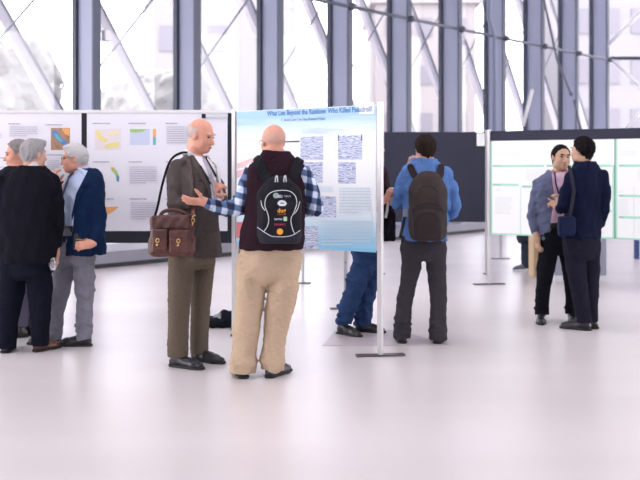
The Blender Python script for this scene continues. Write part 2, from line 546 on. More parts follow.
# low stone ledge along the facade
led = MB().prism([fac(tL, 0, .07), fac(tR, 0, .07), fac(tR, OUT + .2, .07), fac(tL, OUT + .2, .07)], (0, 0, .17)).build('trim_1', ledge_m); tag(led, kind='structure')
pl = MB().prism([fac(tL, .06, 0), fac(tR, .06, 0), fac(tR, OUT, 0), fac(tL, OUT, 0)], (0, 0, .07)).build('trim_2', plinth_m); tag(pl, kind='structure')
ordn = ['first', 'second', 'third', 'fourth', 'fifth', 'sixth', 'seventh', 'eighth', 'ninth', 'tenth']
AX = (FU, FN, Vector((0, 0, 1)))
for i in range(10):
    t = T0 + SP * i
    r = empty('steel_column', fac(t, OUT, 0.24))
    tag(r, '%s blue-grey steel column from the left, standing at the glass facade' % ordn[i], 'column', 'steel columns along the glass facade')
    D, FWd = 0.57, 0.135
    MB().box(fac(t + FWd / 2, OUT - .05, .24 + HT / 2), (FWd, .10, HT), AX).build('outer_flange', steel_dark, r)
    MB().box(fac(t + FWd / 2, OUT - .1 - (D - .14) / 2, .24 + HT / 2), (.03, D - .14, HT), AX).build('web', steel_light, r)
    MB().box(fac(t + FWd / 2, OUT - D + .02, .24 + HT / 2), (FWd, .04, HT), AX).build('flange', mat('shaded flange steel', (0.075, 0.09, 0.135), .5), r)  # inner flange darker than the web: column shading put into its colour
    MB().ball(fac(t + FWd / 2, OUT - D - .06, 4.66), .075).build('rod_node', rod_m, r, True)
# horizontal tie rod in front of the columns
r = MB().tube([fac(T0 - 2 * SP, OUT - .58, 4.66), fac(T9 + .1, OUT - .58, 4.66)], .035).build('tie_rod', rod_m, None, True)
tag(r, 'long dark horizontal tie rod running across all the facade columns', 'rod')
# glass panes
def glass_mat():
    m = bpy.data.materials.new('window glass'); m.use_nodes = True
    nt = m.node_tree; nt.nodes.clear()
    o = nt.nodes.new('ShaderNodeOutputMaterial'); mx = nt.nodes.new('ShaderNodeMixShader'); mx.inputs[0].default_value = .05
    t = nt.nodes.new('ShaderNodeBsdfTransparent'); t.inputs[0].default_value = (.96, .97, 1, 1)
    g = nt.nodes.new('ShaderNodeBsdfGlossy'); g.inputs['Roughness'].default_value = .03
    nt.links.new(t.outputs[0], mx.inputs[1]); nt.links.new(g.outputs[0], mx.inputs[2]); nt.links.new(mx.outputs[0], o.inputs[0])
    return m
gm = glass_mat()
for i in range(-2, 9):
    a = T0 + SP * i + (.17 if i >= 0 else 0); b = T0 + SP * (i + 1)
    g = MB().box(fac((a + b) / 2, OUT - .03, .24 + HT / 2), (b - a, .012, HT), AX).build('window_%d' % (i + 3), gm); tag(g, kind='structure')
# white diagrid struts and rods outside the glass
strut_m = mat('pale strut steel', (0.86, 0.82, 0.84), .6)
names = ['first', 'second', 'third', 'fourth', 'fifth', 'sixth', 'seventh', 'eighth', 'ninth', 'tenth', 'eleventh', 'twelfth', 'thirteenth', 'fourteenth', 'fifteenth', 'sixteenth']
OS = OUT + 1.1
def at_fac(px, py, o):
    t = fac_t(px, o); q = fac(t, o, 0); return Vector((q.x, q.y, CH - (py - HZ) / FPX * q.y))
tA, zA = fac_t(103, OS), at_fac(103, 10, OS).z
tB, zB = fac_t(155, OS), at_fac(155, 110, OS).z
SL = (zB - zA) / (tB - tA)
cab = mat('cable grey', (.28, .30, .33), .5)
n_ = 0
for k in range(-2, 10):
    # one long strut leaning left, its top above the window heads, its foot at ground level
    t_top = tA + k * SP + (7.6 - zA) / SL; t_bot = tA + k * SP + (.3 - zA) / SL
    wz = .30
    p = [fac(t_top, OS, 7.6), fac(t_bot, OS, .3), fac(t_bot, OS, .3 - wz), fac(t_top, OS, 7.6 - wz)]
    s = MB().prism(p, FN * .12).build('diagonal_strut', strut_m)
    tag(s, 'pale slanting strut outside the glass facade, %s from the left' % names[n_], 'strut', 'diagonal struts outside the facade'); n_ += 1
    MB().tube([fac(t_top, OS - .02, 7.6), fac(t_bot, OS - .02, .3)], .02, 6).build('edge_cable', cab, s)
for i in range(-1, 9):
    tr0 = fac_t(103, OUT + .3) + (i - 1) * SP; zr = 3.15
    s = MB().tube([fac(tr0 - .1, OUT + .3, zr - .1), fac(tr0 + SP * .95, OUT + .3, zr + 2.2)], .018, 6).build('brace_rod', cab)
    tag(s, 'thin grey brace rod rising rightwards in the %s bay from the left' % names[i + 1], 'rod', 'brace rods outside the facade')
# clutter on the ledge top: small white box on the first column, pipe on the seventh
b = MB().box(fac(T0 + .26, OUT - .52, 3.47), (.1, .12, .17), AX).build('junction_box', white_paint, None, bevel=.01)
tag(b, 'small white junction box on the right edge of the first column', 'box')
Yc = 22.0
t7 = fac_t(487, OUT - .55)
pp = [fac(t7, OUT - .6, 8.0), fac(t7, OUT - .6, 5.05), fac(t7 + .25, OUT - .6, 4.6), fac(t7 + .25, OUT - .6, .5)]
p = MB().tube(pp, .05, 10).build('down_pipe', mat('pipe paint', (.2, .23, .33), .5), None, True)
tag(p, 'grey down pipe with an offset bend beside the seventh column', 'pipe')
# inner brace rods near the corner
def at_fac(px, py, o):
    t = fac_t(px, o); q = fac(t, o, 0); return Vector((q.x, q.y, CH - (py - HZ) / FPX * q.y))
s = MB().tube([at_fac(540, -18, .3), at_fac(557, 60, .3), at_fac(571, 94, .3)], .03, 8).ball(at_fac(571, 94, .3), .055).build('hanging_brace', rod_m, None, True)
tag(s, 'dark slanting brace rod with ball end beside the ninth column', 'rod')
s = MB().tube([at_fac(523, 126, .3), at_fac(532, 90, .3)], .045, 8).build('short_brace', white_paint, None, True)
tag(s, 'short white slanting brace between the eighth and ninth columns', 'rod')
s = MB().tube([at_fac(574, 100, .3), at_fac(581, 130, .3)], .03, 8).build('short_brace', rod_m, None, True)
tag(s, 'short dark slanting brace low beside the tenth column', 'rod')
# end wall: glazing turned towards the room, right of the corner
ec = fac(T9 + .17, OUT - .2, 0)
EY = ec.y
g = MB().box((ec.x + 5, EY, .24 + HT / 2), (10, .02, HT)).build('window_12', gm); tag(g, kind='structure')
zt = CH + (HZ - 58.5) / FPX * EY
g = MB().box((ec.x + 5, EY - .05, zt), (10, .1, .09)).build('trim_3', steel_dark); tag(g, kind='structure')
g = MB().box((ec.x + 5, EY - .1, .15), (10, .4, .3)).build('trim_4', ledge_m); tag(g, kind='structure')
def at_e(px, py, Y=None): return W(px, py, Y or EY - .12)
s = MB().tube([at_e(606, 47), at_e(650, 3)], .06, 8).build('corner_brace', white_paint, None, True)
tag(s, 'white brace rising right from the corner column above the transom', 'rod')
s = MB().tube([at_e(606, 55), at_e(650, 95)], .05, 8).build('corner_brace', white_paint, None, True)
tag(s, 'white brace falling right from the corner column below the transom', 'rod')
s = MB().tube([at_e(624, 131), at_e(650, 103)], .05, 8).build('corner_brace', strut_m, None, True)
tag(s, 'pale brace rising right just above the right poster board', 'rod')
# ceiling, and an unseen rear wall added to shape light from the camera side
c = MB().box((6, 8, 8.75), (50, 40, .1)).build('ceiling', ceil_m); tag(c, kind='structure')
wb = MB().box((8, -10, 4.35), (44, .2, 8.7)).build('wall_rear', mat('pale hall wall', (.85, .83, .85), .8)); tag(wb, kind='structure')
# ------------------------------------------------------------------ outside
pave = MB().box((-10, 60, -.2), (200, 90, .1)).build('ground', mat('pale paving', (.5, .5, .5), .9)); tag(pave, kind='structure')
bl_wall = mat('pale render wall', (.31, .30, .305), .9)
bl_win = mat('far window glass', (.255, .245, .27), .8, spec=.1)
def building(x0, x1, z1, Y, nx, nz, label, wm=bl_wall, ww=.5, wh=.55):
    r = empty('building', ((x0 + x1) / 2, Y, 0)); tag(r, label, 'building')
    MB().box(((x0 + x1) / 2, Y + 5, z1 / 2), (x1 - x0, 10, z1)).build('wall', wm, r)
    MB().box(((x0 + x1) / 2, Y + 5, z1 + .25), (x1 - x0 + .6, 10.6, .5)).build('roof', wm, r)
    dx = (x1 - x0) / nx; dz = z1 / nz
    for a in range(nx):
        for b in range(nz):
            MB().box((x0 + dx * (a + .5), Y - .02, dz * (b + .5)), (dx * ww, .12, dz * wh)).build('window', bl_win, r)
building(-9, -1.5, 13, 46, 3, 4, 'pale far building seen through the left and middle bays', mat('pale render wall b', (.32, .31, .315), .9), .35, .4)
building(3.2, 9, 11, 52, 3, 4, 'pinkish far building seen through the middle bays', mat('pinkish render wall', (.36, .33, .325), .9), .4, .4)
building(13.5, 26, 16, 48, 9, 6, 'pale office building behind the end window at the right', mat('pale render wall c', (.31, .30, .315), .9), .55, .5)
leaf = mat('pale foliage', (.50, .50, .475), .9, var=.12, vscale=2.5)
def tree(x, Y, hgt, seed, label):
    r = empty('tree', (x, Y, 0)); tag(r, label, 'tree')
    f = F(.08); rng = random.Random(seed)
    for k in range(14):
        a = rng.uniform(0, 6.28); q = rng.uniform(0, 1.5)
        f.ell((x + q * math.cos(a), Y + q * math.sin(a), hgt * .65 + rng.uniform(-1.2, 1.4)), (rng.uniform(.6, 1.1),) * 3, k=.3)
    f.noise(.16, .55, seed).noise(.12, .3, seed + 3).run().obj('crown', leaf, r)
    MB().tube([(x, Y, -.1), (x, Y, hgt * .6)], [.18, .12], 8).build('trunk', mat('bark', (.2, .17, .15), .9), r, True)
tree(-9.6, 27, 5.0, 1, 'pale leafy tree outside the far left window')
tree(-5.2, 30, 4.6, 2, 'pale leafy tree outside between first and second columns')

# ------------------------------------------------------------------ poster boards
pole_m = mat('brushed aluminium pole', (.55, .54, .56), .35, .5)
foot_m = mat('dark steel foot', (.12, .11, .12), .5, .3)
class Board:
    """upright display plane between two floor points"""
    def __init__(s, A, B):
        s.A = Vector((A[0], A[1], 0)); s.d = (Vector((B[0], B[1], 0)) - s.A); s.L = s.d.length; s.d.normalize()
        s.n = Vector((s.d.y, -s.d.x, 0))          # towards the camera
    def u(s, px):
        q = (px - 320) / FPX; return (q * s.A.y - s.A.x) / (s.d.x - q * s.d.y)
    def pt(s, u, z, off=0): return s.A + s.d * u + s.n * off + Vector((0, 0, z))
    def z(s, px, py):
        p = s.pt(s.u(px), 0); return CH - (py - HZ) / FPX * p.y
    def rect(s, u0, u1, z0, z1, off, th, name, m, parent, mb=None):
        b = mb or MB()
        b.prism([s.pt(u0, z0, off), s.pt(u1, z0, off), s.pt(u1, z1, off), s.pt(u0, z1, off)], s.n * th)
        return b if mb else b.build(name, m, parent)
    def prect(s, x0, y0, x1, y1, off, th, name, m, parent, mb=None):
        xm = (x0 + x1) / 2
        return s.rect(s.u(x0), s.u(x1), s.z(xm, y1), s.z(xm, y0), off, th, name, m, parent, mb)
    def blob(s, pts, off, name, m, parent):
        q = [s.pt(s.u(x), s.z(x, y), off) for x, y in pts]
        return MB().prism(q[::-1], s.n * .001).build(name, m, parent)
    def lines(s, x0, y0, x1, y1, n, m, parent, name='text_block', seed=0):
        rng = random.Random(seed); mb = MB(); dy = (y1 - y0) / n
        for k in range(n):
            e = x1 if k < n - 1 else x0 + (x1 - x0) * .6
            x = x0
            while x < e - .6:
                wd = rng.uniform(1.2, 3.6); s.prect(x, y0 + dy * k + dy * .22, min(x + wd, e), y0 + dy * k + dy * .68, .0125, .0008, '', m, parent, mb); x += wd + .5
        return mb.build(name, m, parent)
def stand(bd, u, ztop, r, fl=.42, w=.038, off=0):
    p = bd.pt(u, 0, off)
    MB().box(p + Vector((0, 0, ztop / 2 + .006)), (w, w, ztop), (bd.d, bd.n, Vector((0, 0, 1)))).build('pole', pole_m, r, bevel=.004)
    MB().box(p + Vector((0, 0, .008)), (fl, .07, .012), (Vector((1, .12, 0)).normalized(), Vector((-.12, 1, 0)).normalized(), Vector((0, 0, 1)))).build('foot', foot_m, r)
black_felt = mat('black display felt', (0.020, 0.022, 0.032), .95, bump=.2, bscale=200)
navy_felt = mat('charcoal blue display felt', (0.035, 0.037, 0.062), .95, bump=.2, bscale=200)
paper = mat('poster paper', (.82, .82, .90), .55)
paper2 = mat('matt poster paper', (.90, .93, .92), .55)
ink = mat('grey print', (.30, .30, .38), .8); ink_l = mat('light grey print', (.58, .58, .67), .8)
# --- left board: black board with two posters, parallel to the picture
YL = 8.05
LB = Board((-3.4, YL), (-.8, YL))
r = empty('display_board', LB.pt(LB.L / 2, 0)); tag(r, 'wide black display board at the left, carrying two white posters', 'display board')
LB.prect(-190, 113, 232.5, 243, -.03, .03, 'panel', black_felt, r)
LB.prect(-190, 110, 232.5, 113, -.035, .045, 'top_rail', white_paint, r)
for x in (-120, 235.5): stand(LB, LB.u(x), LB.z(x, 113), r, off=-.06, fl=.1)
t = LB.prect(87, 113.2, 227.5, 231, .001, .003, 'poster', paper, None); tag(t, 'white poster with small maps and charts, right half of left black board', 'poster')
yel = mat('yellow print', (.88, .78, .30), .8); ora = mat('orange print', (.85, .42, .15), .8); grn = mat('green print', (.35, .6, .2), .8); blu = mat('blue print', (.12, .25, .6), .8)
paleb = mat('pale blue print', (.6, .66, .85), .8); teal = mat('teal print', (.15, .5, .55), .8); brn = mat('brown print', (.42, .25, .16), .8, var=.5, vscale=25); pinkp = mat('pink print', (.85, .6, .6), .8)
for k, (x0, x1, y) in enumerate(((93, 122, 123.5), (129, 158, 123.5), (166, 185, 123.5), (93, 121, 162), (129, 152, 162), (104, 122, 199), (130, 158, 199), (166, 190, 162), (166, 190, 199))):
    LB.lines(x0, y - .9, x1, y + .9, 1, ink, t, 'heading', k)
for k, (x0, y0, x1, y1, n) in enumerate(((167, 126, 200, 144, 8), (130, 166, 157, 184, 8), (131, 202, 157, 220, 8), (167, 166, 200, 184, 8), (167, 203, 200, 220, 8))):
    LB.lines(x0, y0, x1, y1, n, ink_l, t, 'text_block', k)
fig = LB.prect(95, 129, 121, 150, .0042, .0005, 'map_figure', mat('pale pink print', (.80, .74, .78), .8), t)
LB.blob([(96, 131), (99, 130), (101, 135), (105, 138), (109, 140), (106, 142), (101, 141), (97, 137)], .005, 'map_patch', yel, t)
LB.blob([(105, 145), (110, 143), (119, 142), (120, 146), (113, 148), (105, 148)], .005, 'map_patch', yel, t)
LB.blob([(104, 134), (118, 130), (120, 133), (112, 136)], .005, 'map_patch', mat('cream print', (.88, .8, .5), .8), t)
LB.prect(130, 129, 150, 145, .0042, .0005, 'chart', paleb, t)
LB.blob([(130, 129), (147, 129), (143, 131.5), (136, 132.5), (130, 132)], .005, 'chart_band', grn, t)
LB.prect(153, 129, 156, 137, .0042, .0005, 'colour_bar', ora, t); LB.prect(153, 137, 156, 145, .0042, .0005, 'colour_bar', teal, t)
LB.blob([(111, 167), (114, 167.5), (117, 171), (119.5, 177), (119, 182), (116.5, 181), (115.5, 175), (111.5, 170)], .005, 'map_figure', grn, t)
LB.blob([(117, 174), (119.5, 177), (119, 182), (117, 181)], .0056, 'map_patch', blu, t)
LB.blob([(111, 167), (114, 167.5), (113.5, 170), (111.5, 170)], .0056, 'map_patch', ora, t)
LB.blob([(106, 207), (119, 206.5), (114, 211), (107, 215)], .005, 'map_figure', ora, t)
t = LB.prect(-60, 113.2, 81.5, 231, .001, .003, 'poster', paper, None); tag(t, 'white poster with a brown and blue satellite map, behind the three older men', 'poster')
for k, (x0, x1, y) in enumerate(((9, 28, 124), (46, 74, 125), (-20, 2, 130), (0, 20, 158), (46, 80, 155))):
    LB.lines(x0, y - .9, x1, y + .9, 1, ink, t, 'heading', k)
for k, (x0, y0, x1, y1, n) in enumerate(((10, 126, 38, 137, 5), (-30, 133, 2, 140, 4), (-30, 166, 10, 200, 14), (48, 160, 60, 170, 5))):
    LB.lines(x0, y0, x1, y1, n, ink_l, t, 'text_block', k)
LB.prect(51, 128, 70, 150, .0042, .0005, 'satellite_map', brn, t)
LB.blob([(52, 131), (56, 130), (61, 137), (68, 143), (69, 148), (63, 145), (57, 140), (53, 136)], .005, 'map_patch', blu, t)
LB.blob([(54, 133), (57, 134), (63, 141), (61, 142), (56, 138)], .0056, 'map_patch', teal, t)
LB.blob([(62, 128.5), (69.5, 128.5), (69.5, 136), (65, 134)], .005, 'map_patch', ora, t)
# bright clamp at the corner of the left board
cl = LB.prect(203, 114, 228, 117.6, .012, .01, 'clip_rail', mat('steel clip', (.7, .75, .8), .3, .5), None); tag(cl, 'bright clip rail on the upper right corner of the left board', 'clip')
LB.prect(202, 114, 206, 118.5, .022, .004, 'end_cap', black_felt, cl)
# --- front board: blue poster, turned away to the left
YF = 6.98
pA = W(234.5, 0, 7.82); pB = W(380.3, 0, YF)
FB = Board((pA.x, pA.y), (pB.x, pB.y))
r = empty('poster_stand', FB.pt(FB.L / 2, 0)); tag(r, 'free-standing display board on white poles in front, carrying the blue poster', 'display board')
FB.rect(.02, FB.L - .02, .815, 1.95, -.012, .012, 'panel', white_paint, r)
stand(FB, 0, 1.965, r, fl=.07); stand(FB, FB.L, 1.965, r, fl=.38)
def blue_poster_mat():
    m = bpy.data.materials.new('blue gradient print'); m.use_nodes = True
    nt = m.node_tree; b = nt.nodes['Principled BSDF']; b.inputs['Roughness'].default_value = .45
    tc = nt.nodes.new('ShaderNodeTexCoord'); sp = nt.nodes.new('ShaderNodeSeparateXYZ'); nt.links.new(tc.outputs['Object'], sp.inputs[0])
    mr = nt.nodes.new('ShaderNodeMapRange'); mr.inputs['From Min'].default_value = -.575; mr.inputs['From Max'].default_value = .575
    nt.links.new(sp.outputs['Z'], mr.inputs[0])
    n = nt.nodes.new('ShaderNodeTexNoise'); n.inputs['Scale'].default_value = 5; n.inputs['Detail'].default_value = 5
    mp = nt.nodes.new('ShaderNodeMapping'); mp.inputs['Scale'].default_value = (.4, .4, 5); nt.links.new(tc.outputs['Object'], mp.inputs[0]); nt.links.new(mp.outputs[0], n.inputs['Vector'])
    ad = nt.nodes.new('ShaderNodeMath'); ad.operation = 'MULTIPLY_ADD'; ad.inputs[1].default_value = .12; nt.links.new(n.outputs['Fac'], ad.inputs[0]); nt.links.new(mr.outputs[0], ad.inputs[2])
    cr = nt.nodes.new('ShaderNodeValToRGB'); e = cr.color_ramp.elements
    e[0].position = .06; e[0].color = (.24, .60, .88, 1); e[1].position = 1.0; e[1].color = (.36, .60, .86, 1)
    for p, c in ((.2, (.55, .78, .92, 1)), (.38, (.86, .90, .93, 1)), (.82, (.86, .90, .93, 1)), (.95, (.58, .75, .9, 1))):
        x = e.new(p); x.color = c
    nt.links.new(ad.outputs[0], cr.inputs[0]); nt.links.new(cr.outputs[0], b.inputs['Base Color'])
    return m
pz0, pz1 = .80, 1.945
pr = empty('poster', FB.pt(FB.L / 2, (pz0 + pz1) / 2)); tag(pr, 'large blue and white poster with wavy seismic pictures on the front board', 'poster')
FB.rect(.03, FB.L - .035, pz0, pz1, .001, .003, 'sheet', blue_poster_mat(), pr)
def bxf(bd, px, py, off=.0045):
    u0 = bd.u(px); z0 = bd.z(px, py)
    return lambda x, y, z: bd.pt(u0 + x, z0 + y, off + z)
title_m = mat('blue title print', (.05, .16, .42), .7)
text_mesh('What Lies Beyond the Rainbow: Who Killed Pseudroll?', .06, bxf(FB, 318, 111.5), 'title', title_m, pr, True, width=FB.u(370) - FB.u(265))
text_mesh('C. Newell, Leon T. for Deep Basement Project', .034, bxf(FB, 303, 119.3), 'authors', title_m, pr, width=FB.u(325) - FB.u(281))
def seismic(name):
    m = bpy.data.materials.new(name); m.use_nodes = True
    nt = m.node_tree; b = nt.nodes['Principled BSDF']; b.inputs['Roughness'].default_value = .6
    tc = nt.nodes.new('ShaderNodeTexCoord'); mp = nt.nodes.new('ShaderNodeMapping'); mp.inputs['Scale'].default_value = (1, 1, 3.0)
    w = nt.nodes.new('ShaderNodeTexWave'); w.bands_direction = 'Z'; w.inputs['Scale'].default_value = 7; w.inputs['Distortion'].default_value = 14; w.inputs['Detail'].default_value = 4; w.inputs['Detail Scale'].default_value = 1.6
    cr = nt.nodes.new('ShaderNodeValToRGB'); e = cr.color_ramp.elements
    e[0].position = .12; e[0].color = (.30, .34, .55, 1); e[1].position = .6; e[1].color = (.66, .72, .88, 1)
    nt.links.new(tc.outputs['Object'], mp.inputs[0]); nt.links.new(mp.outputs[0], w.inputs['Vector']); nt.links.new(w.outputs['Fac'], cr.inputs[0]); nt.links.new(cr.outputs[0], b.inputs['Base Color'])
    return m
sm = seismic('seismic print')
for q in ((301, 136.5, 323.5, 160), (338.5, 135.5, 362.5, 159.5), (302, 162, 323, 183), (338.5, 162, 356, 183.5), (308, 196, 336.5, 217), (304, 226, 318.5, 249), (286, 226, 300, 246)):
    FB.prect(*q, .0045, .0006, 'seismic_figure', sm, pr)
FB.prect(284, 141, 300, 142.3, .0045, .0008, 'rule', mat('black print', (.02, .03, .04), .6), pr)
FB.prect(338.5, 135, 339.4, 141, .0055, .0006, 'figure_frame', mat('black print', (.02, .03, .04), .6), pr)
FB.prect(361.6, 134.5, 362.5, 141, .0055, .0006, 'figure_frame', mat('black print', (.02, .03, .04), .6), pr)
FB.prect(359.5, 102.5, 374.5, 114, .0045, .0008, 'white_label', mat('white print', (.9, .9, .9), .6), pr)
FB.blob([(237, 164), (252, 158), (256, 161), (246, 167), (237, 169)], .0046, 'pink_map', pinkp, pr)
FB.blob([(237, 171), (250, 168), (250, 174), (237, 178)], .0046, 'pink_map', mat('rose print', (.75, .5, .6), .8), pr)
FB.prect(237, 222, 243, 238, .0046, .0006, 'red_figure', mat('red print', (.7, .2, .22), .8), pr)
for k, (x0, y0, x1, y1, n) in enumerate(((303, 186, 334, 194, 4), (340, 187, 372, 214, 9), (303, 128, 345, 133, 2), (322, 220, 372, 246, 8))):
    FB.lines(x0, y0, x1, y1, n, mat('faint blue print', (.62, .76, .88), .8), pr, 'text_block', k)
# --- charcoal boards in the middle distance
YM = 12.4
BB = Board((.4, YM), (2.6, YM))
for k, (x0, x1, lb) in enumerate(((384, 485, 'charcoal blue empty display board behind the young man with the backpack'),)):
    r = empty('display_board', BB.pt(BB.u((x0 + x1) / 2), 0)); tag(r, lb, 'display board')
    BB.prect(x0, 132, x1, 222, -.02, .03, 'panel', navy_felt, r)
    for x in (x0 - 2, x1 + 1.5): stand(BB, BB.u(x), 1.98, r, fl=.08)
nt_ = BB.prect(476.5, 133, 484.5, 146, .012, .002, 'paper_notice', paper2, None); tag(nt_, 'small white paper notice on upper corner of the charcoal board', 'notice')
# --- right board with the green lined posters
pA = W(489, 0, 11.3); pB = W(700, 0, 10.05)
RB = Board((pA.x, pA.y), (pB.x, pB.y))
r = empty('display_board', RB.pt(RB.L / 2, 0)); tag(r, 'wide charcoal display board at the right, carrying green lined posters', 'display board')
RB.rect(.02, RB.L - .02, .64, 1.925, -.03, .03, 'panel', navy_felt, r)
stand(RB, 0, 1.94, r, fl=.4); stand(RB, RB.L, 1.94, r, fl=.4)
green = mat('mint green print', (.42, .76, .60), .7); green_d = mat('grey green print', (.35, .52, .46), .7)
def rz(px, py): return RB.z(px, py)
u0, um, u1 = RB.u(490.5), RB.u(614.5), RB.u(690)
for k, (a, b, lb) in enumerate(((u0, um, 'white poster with mint green lines behind the two dark-haired men'), (um + .01, u1, 'white poster with mint green lines at the right edge, beside the navy-suited man'))):
    t = empty('poster', RB.pt((a + b) / 2, 1.2)); tag(t, lb, 'poster')
    RB.rect(a, b, .63, 1.80, .001, .003, 'sheet', paper2, t)
    RB.rect(a, b, .63, .65, .0045, .001, 'border', green, t)
    RB.rect(a, a + .022, .63, 1.80, .0045, .001, 'border', green, t)
    RB.rect(b - .022, b, .63, 1.50, .0045, .001, 'border', green, t)
    wd = b - a
    for (f0, f1, z) in ((.02, .45, 1.49), (.47, .98, 1.49), (.02, .24, 1.255), (.27, .98, 1.235), (.5, .98, .96)) if k == 0 else ((.05, .9, 1.49), (.05, .9, 1.14), (.05, .9, .89)):
        RB.rect(a + wd * f0, a + wd * f1, z - .015, z + .012, .0045, .001, 'heading_bar', green, t)
        RB.rect(a + wd * f0, a + wd * (f0 + .07), z - .008, z + .006, .0056, .0006, 'heading', green_d, t)
    RB.rect(a + wd * .255, a + wd * .26, .65, 1.24, .0045, .001, 'rule', green, t)
    rng = random.Random(k)
    for (f0, f1, z0, z1) in ((.04, .12, 1.16, 1.2), (.04, .2, .9, 1.1), (.3, .5, 1.3, 1.45), (.06, .3, 1.6, 1.66), (.6, .85, 1.56, 1.6), (.8, .95, 1.05, 1.2)):
        mb = MB(); z = z1
        while z > z0:
            RB.rect(a + wd * f0, a + wd * (f1 - rng.uniform(0, .04)), z - .006, z, .0045, .0006, '', None, None, mb); z -= .022
        mb.build('text_block', mat('faint grey print', (.70, .75, .76), .8), t)
# --- small stands seen under the boards
def small_stand(px, py, ztop, lb, fw=.32):
    Y = FPX * CH / (py - HZ); p = W(px, py, Y); p.z = 0
    r = empty('stand_pole', p); tag(r, lb, 'stand')
    MB().box(p + Vector((0, 0, ztop / 2 + .006)), (.035, .035, ztop)).build('pole', pole_m, r)
    MB().box(p + Vector((0, 0, .008)), (fw, .06, .012), (Vector((1, .1, 0)).normalized(), Vector((-.1, 1, 0)).normalized(), Vector((0, 0, 1)))).build('foot', foot_m, r)
small_stand(303, 283.5, 1.4, 'thin pale pole on small flat foot seen below the blue poster, beside the khaki trousers', .2)
small_stand(345.5, 309, 1.2, 'pale pole with dark foot behind the jeans, below the blue poster')
small_stand(500.5, 259, 1.3, 'thin pale pole on a foot seen below the left end of the right board', .3)
# grey panel, wooden panel and navy post behind the right board
Yg = 11.8
g = empty('grey_partition', W(578, 290, Yg)); g.location.z = 0; tag(g, 'pale grey low partition behind the two men at the right', 'partition')
zb = CH - (289 - HZ) / FPX * Yg
b_ = W(552, 0, Yg); c_ = W(603, 0, Yg)
MB().box(((b_.x + c_.x) / 2, Yg, .62), (c_.x - b_.x, .3, 1.1)).build('body', mat('pale grey laminate', (.36, .38, .46), .5), g, bevel=.01)
MB().box(((b_.x + c_.x) / 2, Yg, .035), (c_.x - b_.x + .03, .36, .07)).build('plinth', white_paint, g)
Yw = 12.2
b_ = W(531, 0, Yw); c_ = W(541, 0, Yw)
g = MB().box(((b_.x + c_.x) / 2, Yw, .55), (c_.x - b_.x, .3, 1.1)).build('wooden_pedestal', mat('light wood', (.52, .36, .2), .5, var=.15, vscale=5), None, bevel=.01)
tag(g, 'light wooden pedestal just left of the man in the grey blazer', 'pedestal')
Yq = 14.5
g = MB().box(W(637, 225, Yq), (.05, .05, .02)).prism([W(635, 263, Yq), W(639.5, 263, Yq), W(639.5, 225, Yq), W(635, 225, Yq)], (0, .06, 0)).build('navy_post', mat('navy paint', (.03, .06, .2), .5))
tag(g, 'navy blue post seen under the poster board at the right edge', 'post')
# floor box lid near the front stand
fb = MB().prism([W(336, 330, 1305 / 161), W(398, 330, 1305 / 161), W(452, 346, 1305 / 177), W(322, 346, 1305 / 177)], (0, 0, .002)).build('floor_mat', mat('grey floor lid', (.52, .465, .50), .4)); 
for v in fb.data.vertices: v.co.z = .003 if v.co.z > .001 else .0
tag(fb, 'flat grey floor lid under the front display stand', 'floor lid')
# ------------------------------------------------------------------ people
skin_m = mat('fair skin', (.62, .34, .25), .5, sss=.15, var=.08, vscale=30)
skin_r = mat('ruddy skin', (.64, .31, .22), .5, sss=.15, var=.12, vscale=30)
skin_a = mat('tan skin', (.50, .30, .20), .5, sss=.15, var=.06, vscale=30)
white_shirt = cloth('white shirt cloth', (.72, .70, .75))
eye_m = mat('dark eye', (.02, .015, .015), .15); lip_m = mat('lips', (.42, .16, .14), .5)
glass_f = mat('spectacle frame', (.08, .07, .07), .3)
lens_m = mat('spectacle lens rim', (.5, .5, .55), .15, .3)
black_shoe = mat('black shoe leather', (.018, .018, .024), .28); sole_m = mat('shoe sole', (.012, .011, .012), .7)

